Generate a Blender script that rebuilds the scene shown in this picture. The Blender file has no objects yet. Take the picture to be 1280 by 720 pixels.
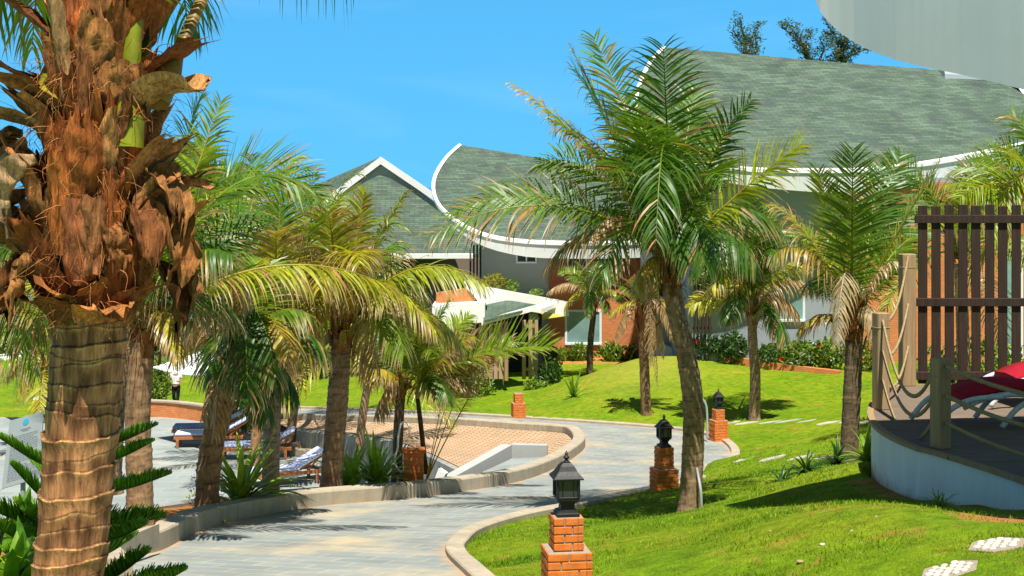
import bpy, math, random
import numpy as np
from mathutils import Vector, Matrix, noise as mnoise

# ------------------------------------------------------------------ camera, sky, sun, exposure
F = 1777.8          # focal length in pixels of the 1280 px wide photograph (50 mm)
H0 = 233.0          # horizon row
ZC = 8.6            # eye height over the pool terrace (terrace is z = 0)
S = bpy.context.scene
COL = S.collection
cam_d = bpy.data.cameras.new("camera"); cam = bpy.data.objects.new("camera", cam_d); COL.objects.link(cam)
cam.location = (0, 0, ZC); cam.rotation_euler = (math.radians(90), 0, 0)
cam_d.lens = 50; cam_d.sensor_width = 36; cam_d.shift_y = -(360 - H0) / 1280.0
cam_d.clip_start = 0.1; cam_d.clip_end = 20000
S.camera = cam

SUN = Vector((0.05, -0.40, 0.92)).normalized()
el = math.asin(SUN.z); az = math.atan2(SUN.x, SUN.y)
w = bpy.data.worlds.new("World"); S.world = w; w.use_nodes = True
nt = w.node_tree; nt.nodes.clear()
sky = nt.nodes.new("ShaderNodeTexSky"); sky.sky_type = 'NISHITA'; sky.sun_disc = False
sky.sun_elevation = el; sky.sun_rotation = az; sky.ozone_density = 2.2; sky.air_density = 1.0; sky.dust_density = 0.4
hs = nt.nodes.new("ShaderNodeHueSaturation"); hs.inputs['Saturation'].default_value = 1.28; hs.inputs['Value'].default_value = 1.0
tc = nt.nodes.new("ShaderNodeTexCoord"); mp = nt.nodes.new("ShaderNodeMapping"); mp.inputs['Scale'].default_value = (1.2, 1.2, 6)
nz = nt.nodes.new("ShaderNodeTexNoise"); nz.inputs['Scale'].default_value = 3.2; nz.inputs['Detail'].default_value = 5; nz.inputs['Distortion'].default_value = 0.8
rp = nt.nodes.new("ShaderNodeValToRGB"); rp.color_ramp.elements[0].position = 0.53; rp.color_ramp.elements[1].position = 0.85
rp.color_ramp.elements[1].color = (0.07, 0.07, 0.07, 1)
mx = nt.nodes.new("ShaderNodeMix"); mx.data_type = 'RGBA'; mx.inputs[7].default_value = (7.5, 8.6, 9.6, 1)
bg = nt.nodes.new("ShaderNodeBackground"); bg.inputs['Strength'].default_value = 0.105
out = nt.nodes.new("ShaderNodeOutputWorld")
L = nt.links.new
vm = nt.nodes.new("ShaderNodeVectorMath"); vm.operation = 'MULTIPLY_ADD'; vm.inputs[1].default_value = (1, 1, 0.75); vm.inputs[2].default_value = (0, 0, 0.42)
vn = nt.nodes.new("ShaderNodeVectorMath"); vn.operation = 'NORMALIZE'; L(tc.outputs['Generated'], vm.inputs[0]); L(vm.outputs[0], vn.inputs[0]); L(vn.outputs[0], sky.inputs['Vector'])
tint = nt.nodes.new("ShaderNodeMix"); tint.data_type = 'RGBA'; tint.blend_type = 'MULTIPLY'; tint.inputs[0].default_value = 1; sx_ = nt.nodes.new("ShaderNodeSeparateXYZ"); L(tc.outputs['Generated'], sx_.inputs[0])
tr_ = nt.nodes.new("ShaderNodeValToRGB"); tr_.color_ramp.elements[0].position = 0.12; tr_.color_ramp.elements[0].color = (1.32, 2.18, 1.78, 1); tr_.color_ramp.elements[1].position = 0.7; tr_.color_ramp.elements[1].color = (0.42, 0.38, 0.34, 1)
L(sx_.outputs[2], tr_.inputs[0]); 
mr_ = nt.nodes.new("ShaderNodeMapRange"); mr_.inputs[1].default_value = -1.0; mr_.inputs[2].default_value = 1.0; L(sx_.outputs[1], mr_.inputs[0])
ty_ = nt.nodes.new("ShaderNodeValToRGB"); ty_.color_ramp.elements[0].position = 0.2; ty_.color_ramp.elements[0].color = (0.95, 0.55, 0.37, 1); ty_.color_ramp.elements[1].position = 0.62; ty_.color_ramp.elements[1].color = (1, 1, 1, 1); L(mr_.outputs[0], ty_.inputs[0])
tm_ = nt.nodes.new("ShaderNodeMix"); tm_.data_type = 'RGBA'; tm_.blend_type = 'MULTIPLY'; tm_.inputs[0].default_value = 1; L(tr_.outputs[0], tm_.inputs[6]); L(ty_.outputs[0], tm_.inputs[7]); L(tm_.outputs[2], tint.inputs[7])
L(sky.outputs[0], hs.inputs['Color']); L(tc.outputs['Generated'], mp.inputs[0]); L(mp.outputs[0], nz.inputs['Vector'])
L(nz.outputs['Fac'], rp.inputs[0]); L(rp.outputs[0], mx.inputs[0]); L(hs.outputs[0], tint.inputs[6]); L(tint.outputs[2], mx.inputs[6]); L(mx.outputs[2], bg.inputs[0]); L(bg.outputs[0], out.inputs[0])

sl = bpy.data.lights.new("sun", 'SUN'); sl.energy = 5.0; sl.angle = math.radians(0.5); sl.color = (1.0, 0.955, 0.87)
so = bpy.data.objects.new("sun", sl); COL.objects.link(so); so.location = (0, -20, 60)
so.rotation_euler = SUN.to_track_quat('Z', 'Y').to_euler()
S.view_settings.view_transform = 'Standard'; S.view_settings.look = 'None'; S.view_settings.gamma = 1
S.view_settings.use_curve_mapping = False; S.view_settings.exposure = 0.64
S.render.engine = 'CYCLES'
S.cycles.use_denoising = True
S.cycles.max_bounces = 7; S.cycles.diffuse_bounces = 3; S.cycles.glossy_bounces = 3; S.cycles.transmission_bounces = 4; S.cycles.transparent_max_bounces = 8
S.cycles.sample_clamp_indirect = 6
rnd = random.Random(7)
PI = math.pi

# ------------------------------------------------------------------ helpers
def W(px, py, d):
    return Vector(((px - 640) / F * d, d, ZC - (py - H0) / F * d))
def tag(o, label=None, cat=None, group=None, kind=None):
    if label: o['label'] = label
    if cat: o['category'] = cat
    if group: o['group'] = group
    if kind: o['kind'] = kind
    return o
def thing(name, label, cat, loc=(0, 0, 0), group=None):
    o = bpy.data.objects.new(name, None); COL.objects.link(o); o.location = loc; o.empty_display_size = 0.2
    return tag(o, label, cat, group)
def wloc(o):
    v = Vector(o.location)
    while o.parent: o = o.parent; v = v + Vector(o.location)
    return v
def copy_tree(o, parent=None):
    c = o.copy(); COL.objects.link(c)
    if parent: c.parent = parent
    for ch in list(o.children): copy_tree(ch, c)
    return c
def metre_uv(me):
    nv = len(me.vertices); nl = len(me.loops); npoly = len(me.polygons)
    if nl == 0: return
    co = np.empty(nv * 3, np.float32); me.vertices.foreach_get('co', co); co = co.reshape(-1, 3)
    no = np.empty(npoly * 3, np.float32); me.polygons.foreach_get('normal', no); no = no.reshape(-1, 3)
    tot = np.empty(npoly, np.int32); me.polygons.foreach_get('loop_total', tot)
    vi = np.empty(nl, np.int32); me.loops.foreach_get('vertex_index', vi)
    n = np.repeat(no, tot, axis=0); p = co[vi]
    flat = np.abs(n[:, 2]) > 0.96
    t = np.stack([-n[:, 1], n[:, 0], np.zeros(len(n))], 1); ln = np.linalg.norm(t, axis=1); ln[ln < 1e-6] = 1; t /= ln[:, None]
    b = np.cross(n, t)
    u = np.where(flat, p[:, 0], (p * t).sum(1)); v = np.where(flat, p[:, 1], (p * b).sum(1))
    uv = me.uv_layers.new(name='UVMap'); uv.data.foreach_set('uv', np.stack([u, v], 1).astype(np.float32).ravel())
class MB:
    """collects verts / faces (world coordinates), builds ONE mesh object"""
    def __init__(s): s.v = []; s.f = []; s.m = []; s.c = []; s.col = (1, 1, 1)
    def add(s, vs, fs, mi=0, cols=None):
        k = len(s.v); s.v += [tuple(x) for x in vs]; s.f += [tuple(i + k for i in f) for f in fs]; s.m += [mi] * len(fs)
        s.c += (list(cols) if cols is not None else [s.col] * len(vs)); return s
    def box(s, x0, x1, y0, y1, z0, z1, mi=0, M=None):
        vs = [Vector((x, y, z)) for z in (z0, z1) for y in (y0, y1) for x in (x0, x1)]
        if M: vs = [M @ q for q in vs]
        return s.add(vs, [(0, 2, 3, 1), (4, 5, 7, 6), (0, 1, 5, 4), (2, 6, 7, 3), (0, 4, 6, 2), (1, 3, 7, 5)], mi)
    def bbox(s, x0, x1, y0, y1, z0, z1, b=0.01, mi=0, M=None):
        """box with chamfered edges"""
        vs = []; idx = {}
        for sx, x in ((-1, x0), (1, x1)):
            for sy, y in ((-1, y0), (1, y1)):
                for sz, z in ((-1, z0), (1, z1)):
                    for a in range(3):
                        q = [x, y, z]
                        for k, sg in enumerate((sx, sy, sz)):
                            if k != a: q[k] -= sg * b
                        idx[(sx, sy, sz, a)] = len(vs); vs.append(Vector(q))
        fs = []
        R = (-1, 1)
        for a in range(3):
            b1, b2 = [(1, 2), (0, 2), (0, 1)][a]
            for sg in R:
                q = []
                for u, v2 in ((-1, -1), (1, -1), (1, 1), (-1, 1)):
                    t = [0, 0, 0]; t[a] = sg; t[b1] = u; t[b2] = v2; q.append(idx[(*t, a)])
                flip = (sg > 0) == (a == 1)
                fs.append(tuple(reversed(q)) if flip else tuple(q))
            for u in R:           # edges parallel to axis a
                for v2 in R:
                    t0 = [0, 0, 0]; t0[a] = -1; t0[b1] = u; t0[b2] = v2; t1 = list(t0); t1[a] = 1
                    fs.append((idx[(*t0, b1)], idx[(*t1, b1)], idx[(*t1, b2)], idx[(*t0, b2)]))
        for sx in R:
            for sy in R:
                for sz in R: fs.append(tuple(idx[(sx, sy, sz, a)] for a in range(3)))
        if M: vs = [M @ q for q in vs]
        return s.add(vs, fs, mi)
    def prism(s, poly, vec, mi=0, ms=None):
        n = len(poly); a = [Vector(p) for p in poly]; b = [p + Vector(vec) for p in a]
        s.add(a + b, [tuple(range(n)), tuple(range(2 * n - 1, n - 1, -1))], mi)
        return s.add(a + b, [(i, i + n, (i + 1) % n + n, (i + 1) % n) for i in range(n)], mi if ms is None else ms)
    def tube(s, pts, radii, n=8, mi=0, cap=True, cols=None, flat=1.0):
        pts = [Vector(p) for p in pts]
        if not hasattr(radii, '__len__'): radii = [radii] * len(pts)
        vs = []; cs = []; fs = []; prev = None
        for i, p in enumerate(pts):
            t = (pts[min(i + 1, len(pts) - 1)] - pts[max(i - 1, 0)]); t = t.normalized() if t.length > 1e-9 else Vector((0, 0, 1))
            if prev is None:
                ref = Vector((1, 0, 0)) if abs(t.x) < 0.8 else Vector((0, 1, 0)); u = t.cross(ref).normalized()
            else:
                u = prev - t * prev.dot(t); u = u.normalized() if u.length > 1e-6 else t.orthogonal().normalized()
            prev = u; v = t.cross(u)
            for k in range(n):
                an = 2 * PI * k / n; vs.append(p + (u * math.cos(an) + v * math.sin(an) * flat) * radii[i]); cs.append(cols[i] if cols else s.col)
        for i in range(len(pts) - 1):
            for k in range(n):
                k2 = (k + 1) % n; fs.append((i * n + k, i * n + k2, (i + 1) * n + k2, (i + 1) * n + k))
        if cap: fs.append(tuple(range(n - 1, -1, -1))); fs.append(tuple(range((len(pts) - 1) * n, len(pts) * n)))
        return s.add(vs, fs, mi, cs)
    def lathe(s, c, prof, n=16, mi=0, sq=False, rot=0.0):
        c = Vector(c); vs = []; fs = []
        for r, z in prof:
            for k in range(n):
                an = 2 * PI * k / n + rot; rr = r
                if sq: rr = r / math.cos(((an - rot + PI / 4) % (PI / 2)) - PI / 4) if n > 4 else r * math.sqrt(2)
                vs.append(c + Vector((rr * math.cos(an), rr * math.sin(an), z)))
        for i in range(len(prof) - 1):
            for k in range(n):
                k2 = (k + 1) % n; fs.append((i * n + k, i * n + k2, (i + 1) * n + k2, (i + 1) * n + k))
        fs.append(tuple(range(n - 1, -1, -1))); fs.append(tuple(range((len(prof) - 1) * n, len(prof) * n)))
        return s.add(vs, fs, mi)
    def grid(s, P, mi=0, C=None, close=False):
        """P[i][j] rows of points"""
        a = len(P); b = len(P[0]); vs = [q for r in P for q in r]; cs = [q for r in C for q in r] if C else None
        fs = []
        for i in range(a - 1):
            for j in range(b if close else b - 1):
                j2 = (j + 1) % b; fs.append((i * b + j, i * b + j2, (i + 1) * b + j2, (i + 1) * b + j))
        return s.add(vs, fs, mi, cs)
    def build(s, name, mats, parent=None, smooth=False, uv=True):
        me = bpy.data.meshes.new(name)
        off = wloc(parent) if parent else Vector((0, 0, 0))
        me.from_pydata([(x - off.x, y - off.y, z - off.z) for x, y, z in s.v], [], s.f)
        if not isinstance(mats, (list, tuple)): mats = [mats]
        for m in mats: me.materials.append(m)
        if len(mats) > 1: me.polygons.foreach_set('material_index', s.m)
        if smooth: me.polygons.foreach_set('use_smooth', [True] * len(s.f))
        if any(c != (1, 1, 1) for c in s.c[:1] + s.c[-1:]) or smooth == 'c':
            at = me.color_attributes.new('Col', 'FLOAT_COLOR', 'POINT')
            arr = np.ones((len(s.c), 4), np.float32); arr[:, :3] = np.array(s.c, np.float32); at.data.foreach_set('color', arr.ravel())
        me.update()
        if uv: metre_uv(me)
        o = bpy.data.objects.new(name, me); COL.objects.link(o)
        if parent: o.parent = parent
        return o
def catmull(pts, step=0.25, closed=False):
    pts = [np.array(p, float) for p in pts]; n = len(pts); res = []
    for i in range(n if closed else n - 1):
        g = (lambda k: pts[k % n]) if closed else (lambda k: pts[min(max(k, 0), n - 1)])
        p0, p1, p2, p3 = g(i - 1), g(i), g(i + 1), g(i + 2)
        m = max(2, int(np.linalg.norm(p2 - p1) / step))
        for k in range(m):
            t = k / m
            res.append(0.5 * (2 * p1 + (p2 - p0) * t + (2 * p0 - 5 * p1 + 4 * p2 - p3) * t * t + (3 * p1 - p0 - 3 * p2 + p3) * t ** 3))
    if not closed: res.append(pts[-1])
    return [Vector(p) for p in res]
def sweep(mb, path, prof, mi=0):
    """prof: closed list of (side, z); side is to the LEFT of the travel direction"""
    rows = []
    for i, p in enumerate(path):
        t = path[min(i + 1, len(path) - 1)] - path[max(i - 1, 0)]; t.z = 0; t.normalize(); l = Vector((-t.y, t.x, 0))
        rows.append([p + l * a + Vector((0, 0, z)) for a, z in prof])
    mb.grid(rows, mi, close=True); n = len(prof)
    mb.add(rows[0], [tuple(range(n))], mi); mb.add(rows[-1], [tuple(range(n - 1, -1, -1))], mi)
def offset(path, a):
    res = []
    for i, p in enumerate(path):
        t = path[min(i + 1, len(path) - 1)] - path[max(i - 1, 0)]; t.z = 0; t.normalize(); res.append(p + Vector((-t.y, t.x, 0)) * a)
    return res
def inside(poly, x, y):
    x = np.asarray(x, float); y = np.asarray(y, float); r = np.zeros(x.shape, bool); n = len(poly)
    for i in range(n):
        x0, y0 = poly[i][0], poly[i][1]; x1, y1 = poly[(i + 1) % n][0], poly[(i + 1) % n][1]
        if y0 == y1: continue
        c = ((y0 > y) != (y1 > y)) & (x < (x1 - x0) * (y - y0) / (y1 - y0) + x0); r ^= c
    return r

# ------------------------------------------------------------------ materials
def newmat(name):
    m = bpy.data.materials.new(name); m.use_nodes = True; t = m.node_tree
    return m, t, t.nodes['Principled BSDF'], t.nodes['Material Output']
def nd(t, typ, **kw):
    n = t.nodes.new(typ)
    for k, v in kw.items():
        if k in n.inputs: n.inputs[k].default_value = v
        else: setattr(n, k, v)
    return n
def ramp(t, stops):
    n = t.nodes.new('ShaderNodeValToRGB'); e = n.color_ramp.elements
    while len(e) > 1: e.remove(e[-1])
    e[0].position = stops[0][0]; e[0].color = (*stops[0][1], 1)
    for p, c in stops[1:]:
        q = e.new(p); q.color = (*c, 1)
    return n
def mixc(t, fac, a, b, mode='MIX'):
    n = t.nodes.new('ShaderNodeMix'); n.data_type = 'RGBA'; n.blend_type = mode
    for i, x in ((0, fac), (6, a), (7, b)):
        if hasattr(x, 'is_linked') or isinstance(x, bpy.types.NodeSocket): t.links.new(x, n.inputs[i])
        else: n.inputs[i].default_value = x if i == 0 else (*x, 1)
    return n.outputs[2]
def noise(t, vec, scale, detail=4, rough=0.55, dist=0.0):
    n = nd(t, 'ShaderNodeTexNoise', Scale=scale, Detail=detail, Roughness=rough, Distortion=dist)
    if vec is not None: t.links.new(vec, n.inputs['Vector'])
    return n.outputs['Fac']
def coords(t, kind='Object', scale=None):
    c = t.nodes.new('ShaderNodeTexCoord').outputs[kind]
    if scale:
        m = t.nodes.new('ShaderNodeMapping'); m.inputs['Scale'].default_value = scale; t.links.new(c, m.inputs[0]); c = m.outputs[0]
    return c
def bump(t, b, h, strength=0.4, dist=0.02):
    n = nd(t, 'ShaderNodeBump', Strength=strength, Distance=dist); t.links.new(h, n.inputs['Height']); t.links.new(n.outputs[0], b.inputs['Normal'])
def paint(name, c, var=0.12, rough=0.6, spec=0.3, scale=3.0, bstr=0.08, streak=None, metal=0.0, bscale=40):
    """solid colour with soft mottling, optional vertical streaks of dirt"""
    m, t, b, o = newmat(name); vec = coords(t)
    f = noise(t, vec, scale, 6, 0.65)
    r = ramp(t, [(0.25, tuple(x * (1 - var) for x in c)), (0.75, tuple(min(1, x * (1 + var)) for x in c))]); t.links.new(f, r.inputs[0]); col = r.outputs[0]
    if streak:
        f2 = noise(t, coords(t, 'Object', (9, 9, 0.5)), 1.0, 5, 0.6)
        r2 = ramp(t, [(0.5, (0, 0, 0)), (0.75, (0.75, 0.75, 0.75))]); t.links.new(f2, r2.inputs[0]); col = mixc(t, r2.outputs[0], col, streak)
    t.links.new(col, b.inputs['Base Color'])
    b.inputs['Roughness'].default_value = rough; b.inputs['Specular IOR Level'].default_value = spec; b.inputs['Metallic'].default_value = metal
    if bstr: bump(t, b, noise(t, vec, bscale, 4), bstr, 0.01)
    return m
def bricks(name, c1, c2, mortar, bw=0.21, bh=0.065, ms=0.012, rough=0.85, big=None, off=0.5, bstr=0.5, swap=False, noisec=None, rot=0.0):
    m, t, b, o = newmat(name); uv = coords(t, 'UV')
    if rot:
        mm = t.nodes.new('ShaderNodeMapping'); mm.inputs['Rotation'].default_value = (0, 0, rot); t.links.new(uv, mm.inputs[0]); uv = mm.outputs[0]
    br = nd(t, 'ShaderNodeTexBrick', Scale=1.0); br.offset = off
    br.inputs['Brick Width'].default_value = bw; br.inputs['Row Height'].default_value = bh; br.inputs['Mortar Size'].default_value = ms
    br.inputs['Mortar Smooth'].default_value = 0.2; br.inputs['Bias'].default_value = 0.0
    br.inputs['Color1'].default_value = (*c1, 1); br.inputs['Color2'].default_value = (*c2, 1); br.inputs['Mortar'].default_value = (*mortar, 1)
    t.links.new(uv, br.inputs['Vector']); col = br.outputs['Color']
    if noisec:
        f = noise(t, uv, noisec[1], 6, 0.65); r = ramp(t, [(noisec[2], (0, 0, 0)), (noisec[3], (1, 1, 1))]); t.links.new(f, r.inputs[0])
        col = mixc(t, r.outputs[0], col, noisec[0])
    if big:
        f = noise(t, uv, big[0], 5, 0.6); r = ramp(t, [(0.3, (1 - big[1],) * 3), (0.7, (1 + big[1],) * 3)]); t.links.new(f, r.inputs[0])
        col = mixc(t, 1.0, col, r.outputs[0], 'MULTIPLY')
    t.links.new(col, b.inputs['Base Color']); b.inputs['Roughness'].default_value = rough; b.inputs['Specular IOR Level'].default_value = 0.25
    if bstr:
        inv = nd(t, 'ShaderNodeMath', operation='MULTIPLY_ADD'); t.links.new(br.outputs['Fac'], inv.inputs[0]); inv.inputs[1].default_value = -1.0
        t.links.new(noise(t, uv, 25, 3), inv.inputs[2]); bump(t, b, inv.outputs[0], bstr, 0.008)
    return m
def leafmat(name, trans=0.35, rough=0.42, spec=0.45, nvar=0.35, nscale=9):
    m, t, b, o = newmat(name)
    a = nd(t, 'ShaderNodeAttribute', attribute_name='Col'); f = noise(t, coords(t), nscale, 3)
    r = ramp(t, [(0.3, (1 - nvar,) * 3), (0.7, (1 + nvar,) * 3)]); t.links.new(f, r.inputs[0])
    c = mixc(t, 1.0, a.outputs['Color'], r.outputs[0], 'MULTIPLY')
    t.links.new(c, b.inputs['Base Color']); b.inputs['Roughness'].default_value = rough; b.inputs['Specular IOR Level'].default_value = spec
    tr = t.nodes.new('ShaderNodeBsdfTranslucent'); t.links.new(mixc(t, 1.0, c, (1.5, 1.35, 0.7), 'MULTIPLY'), tr.inputs[0])
    ms = t.nodes.new('ShaderNodeMixShader'); ms.inputs[0].default_value = trans
    t.links.new(b.outputs[0], ms.inputs[1]); t.links.new(tr.outputs[0], ms.inputs[2]); t.links.new(ms.outputs[0], o.inputs[0])
    return m
def colmat(name, rough=0.9, nvar=0.45, scale=(30, 30, 8), nscale=1.0, bstr=0.5, tint=None):
    """rough bark / fibre: colour attribute, streaky noise"""
    m, t, b, o = newmat(name)
    a = nd(t, 'ShaderNodeAttribute', attribute_name='Col'); f = noise(t, coords(t, 'Object', scale), nscale, 6, 0.65)
    r = ramp(t, [(0.25, (1 - nvar,) * 3), (0.75, (1 + nvar,) * 3)]); t.links.new(f, r.inputs[0])
    cc = mixc(t, 1.0, a.outputs['Color'], r.outputs[0], 'MULTIPLY')
    if tint: cc = mixc(t, 1.0, cc, tint, 'MULTIPLY')
    t.links.new(cc, b.inputs['Base Color'])
    b.inputs['Roughness'].default_value = rough; b.inputs['Specular IOR Level'].default_value = 0.2
    bump(t, b, f, bstr, 0.02); return m
def wood(name, c1, c2, rough=0.6, axis='x', spec=0.3):
    m, t, b, o = newmat(name)
    sc = {'x': (1.5, 30, 30), 'y': (30, 1.5, 30), 'z': (30, 30, 1.5)}[axis]
    f = noise(t, coords(t, 'Object', sc), 1.0, 5, 0.6, 0.6); r = ramp(t, [(0.3, c1), (0.7, c2)]); t.links.new(f, r.inputs[0])
    t.links.new(r.outputs[0], b.inputs['Base Color']); b.inputs['Roughness'].default_value = rough; b.inputs['Specular IOR Level'].default_value = spec
    bump(t, b, f, 0.3, 0.01); return m
def glass(name, c, rough=0.06):
    m, t, b, o = newmat(name); b.inputs['Base Color'].default_value = (*c, 1); b.inputs['Roughness'].default_value = rough; b.inputs['Specular IOR Level'].default_value = 0.6
    f = noise(t, coords(t), 1.3, 3); r = ramp(t, [(0.3, tuple(x * 0.75 for x in c)), (0.7, tuple(x * 1.2 for x in c))]); t.links.new(f, r.inputs[0]); t.links.new(r.outputs[0], b.inputs['Base Color'])
    return m
M = {}
M['leaf'] = leafmat('palm_leaf', 0.38, 0.4, 0.5, 0.3, 9); M['bush'] = leafmat('shrub_leaf', 0.3, 0.4, 0.45, 0.3, 6)
M['bark'] = colmat('palm_bark', tint=(1.15, 0.97, 0.80)); M['barknear'] = colmat('palm_bark_near', 0.85, 0.6, (70, 70, 9), 1.0, 0.7); M['fibre'] = colmat('palm_fibre', 0.8, 0.75, (60, 60, 10), 1.0, 0.8, (1.12, 0.86, 0.58)); M['stem'] = colmat('green_stem', 0.5, 0.2, (10, 10, 3), 1.0, 0.1)
M['white'] = paint('white_paint', (0.82, 0.82, 0.80), 0.05, 0.5, 0.3, 2, 0.04)
M['whitewall'] = paint('white_render', (0.83, 0.82, 0.79), 0.06, 0.7, 0.2, 4, 0.1)
M['greyroof'] = paint('grey_roof_render', (0.86, 0.81, 0.74), 0.05, 0.7, 0.2, 1.2, 0.04, (0.80, 0.75, 0.68))
M['greywall'] = paint('grey_render', (0.34, 0.35, 0.34), 0.06, 0.75, 0.2, 1.5, 0.05)
M['paleface'] = paint('pale_fascia', (0.62, 0.63, 0.60), 0.05, 0.6, 0.2, 1.5, 0.04)
M['concrete'] = paint('kerb_concrete', (0.42, 0.355, 0.26), 0.22, 0.85, 0.2, 2.5, 0.25, (0.28, 0.24, 0.19), 0, 60)
M['greypaint'] = paint('grey_parapet', (0.40, 0.41, 0.39), 0.08, 0.7, 0.2, 2.0, 0.06)
M['retain'] = paint('stained_concrete', (0.30, 0.29, 0.26), 0.3, 0.9, 0.15, 1.5, 0.3, (0.10, 0.10, 0.09))
M['brick'] = bricks('orange_brick', (0.76, 0.22, 0.05), (0.62, 0.155, 0.035), (0.42, 0.25, 0.14), big=(0.8, 0.15))
M['brickdark'] = bricks('shaded_brick', (0.42, 0.085, 0.03), (0.30, 0.06, 0.025), (0.25, 0.12, 0.08), big=(0.8, 0.12))  # brick colours darkened to put shade on the upper wall
M['pierbrick'] = paint('pier_brick', (0.64, 0.175, 0.03), 0.28, 0.8, 0.25, 14, 0.4, (0.45, 0.16, 0.05), 0, 70)
M['mortar'] = paint('mortar', (0.33, 0.27, 0.21), 0.25, 0.95, 0.1, 20, 0.4)
M['shingle'] = bricks('green_shingles', (0.062, 0.100, 0.072), (0.125, 0.172, 0.125), (0.028, 0.045, 0.033), 0.50, 0.13, 0.010, 0.9, (0.6, 0.22), bstr=0.25, noisec=((0.066, 0.086, 0.080), 1.1, 0.5, 0.66))
M['slate'] = bricks('road_slate', (0.225, 0.255, 0.245), (0.28, 0.30, 0.28), (0.38, 0.35, 0.28), 0.62, 0.30, 0.016, 0.75, (1.1, 0.16), bstr=0.12, noisec=((0.46, 0.36, 0.21), 0.55, 0.50, 0.76), rot=0.35)
M['terrace'] = bricks('terrace_slate', (0.23, 0.275, 0.27), (0.30, 0.33, 0.315), (0.38, 0.36, 0.30), 0.9, 0.45, 0.012, 0.75, (0.8, 0.14), bstr=0.12, noisec=((0.45, 0.40, 0.30), 0.4, 0.52, 0.8))
M['tile'] = bricks('bank_tiles', (0.52, 0.37, 0.23), (0.46, 0.32, 0.19), (0.24, 0.13, 0.07), 0.26, 0.13, 0.018, 0.85, (0.5, 0.12), bstr=0.5, rot=-0.42)
M['iron'] = paint('black_iron', (0.012, 0.012, 0.013), 0.4, 0.5, 0.35, 25, 0.2)
M['lampglass'] = glass('lamp_glass', (0.035, 0.045, 0.05), 0.08)
M['pane'] = glass('window_pane', (0.20, 0.33, 0.32), 0.08); M['panedark'] = glass('dark_pane', (0.03, 0.04, 0.045), 0.05)
M['frame'] = paint('window_frame', (0.72, 0.77, 0.78), 0.04, 0.4)
M['dark'] = paint('recess_shade', (0.03, 0.028, 0.025), 0.2, 0.8, 0.1, 2, 0)  # near-black wall colour that stands for the shade inside the porch
M['darkwood'] = wood('dark_stained_wood', (0.022, 0.013, 0.009), (0.052, 0.030, 0.019), 0.7, 'z')
M['postwood'] = wood('weathered_post', (0.26, 0.165, 0.085), (0.42, 0.285, 0.155), 0.75, 'z')
M['deckwood'] = wood('deck_boards', (0.12, 0.085, 0.058), (0.23, 0.175, 0.125), 0.75, 'x')
M['slatwood'] = wood('pale_slats', (0.34, 0.22, 0.13), (0.52, 0.37, 0.23), 0.7, 'z')
M['teak'] = wood('teak', (0.30, 0.10, 0.035), (0.46, 0.17, 0.06), 0.5, 'x')
M['rope'] = wood('rope', (0.26, 0.18, 0.09), (0.40, 0.29, 0.155), 0.9, 'x')
M['red'] = paint('red_fabric', (0.34, 0.012, 0.025), 0.15, 0.85, 0.15, 12, 0.15)
M['cushion'] = paint('lilac_cushion', (0.52, 0.56, 0.80), 0.06, 0.85, 0.15, 6, 0.12)
M['shade_lilac'] = paint('shaded_lilac_cushion', (0.22, 0.27, 0.50), 0.1, 0.85, 0.15, 6, 0.12)  # lilac cushion in shade, the shade mixed into its colour
M['canvas'] = paint('canvas', (0.82, 0.82, 0.78), 0.04, 0.8, 0.1, 4, 0.08)
M['rattan'] = paint('white_rattan', (0.55, 0.57, 0.60), 0.3, 0.6, 0.3, 45, 0.5)
M['board'] = paint('sign_board', (0.26, 0.29, 0.30), 0.06, 0.3, 0.5, 3, 0)
M['ink'] = paint('sign_ink', (0.14, 0.17, 0.20), 0.05, 0.6, 0.2, 3, 0); M['logo'] = paint('sign_blue', (0.02, 0.30, 0.45), 0.05, 0.4, 0.4, 3, 0)
M['pebble'] = paint('white_pebble', (0.60, 0.55, 0.46), 0.15, 0.6, 0.3, 20, 0.1); M['slabstone'] = paint('path_stone', (0.44, 0.41, 0.33), 0.2, 0.8, 0.2, 6, 0.2)
M['conduit'] = paint('grey_conduit', (0.34, 0.36, 0.36), 0.1, 0.4, 0.5, 5, 0)
M['skin'] = paint('skin', (0.42, 0.23, 0.15), 0.05, 0.6, 0.3, 5, 0); M['shirt'] = paint('white_cotton', (0.72, 0.73, 0.74), 0.05, 0.85, 0.1, 8, 0.1)
M['black'] = paint('black_cloth', (0.012, 0.012, 0.015), 0.1, 0.9, 0.1, 8, 0.1); M['hair'] = paint('black_hair', (0.010, 0.008, 0.007), 0.1, 0.5, 0.4, 20, 0.2)
M['redpanel'] = paint('red_panel', (0.35, 0.03, 0.02), 0.1, 0.5); M['metal'] = paint('grey_metal', (0.42, 0.46, 0.50), 0.05, 0.35, 0.5, 2, 0)
M['flower'] = paint('red_petal', (0.62, 0.015, 0.02), 0.1, 0.7, 0.2, 8, 0)
def watermat(name, c, sc, wave=0.3):
    m, t, b, o = newmat(name); b.inputs['Base Color'].default_value = (*c, 1); b.inputs['Roughness'].default_value = 0.12
    bump(t, b, noise(t, coords(t, 'Object', sc), 1.0, 4), wave, 0.3); return m
M['sea'] = watermat('sea_water', (0.006, 0.10, 0.22), (0.05, 0.2, 1), 0.5); M['pool'] = watermat('pool_water', (0.02, 0.28, 0.62), (1.5, 1.5, 1), 0.2)
t_ = M['slate'].node_tree; b_ = t_.nodes['Principled BSDF']; src = b_.inputs['Base Color'].links[0].from_socket
at_ = nd(t_, 'ShaderNodeAttribute', attribute_name='Col'); s_ = t_.nodes.new('ShaderNodeSeparateColor'); t_.links.new(at_.outputs['Color'], s_.inputs[0])
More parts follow.
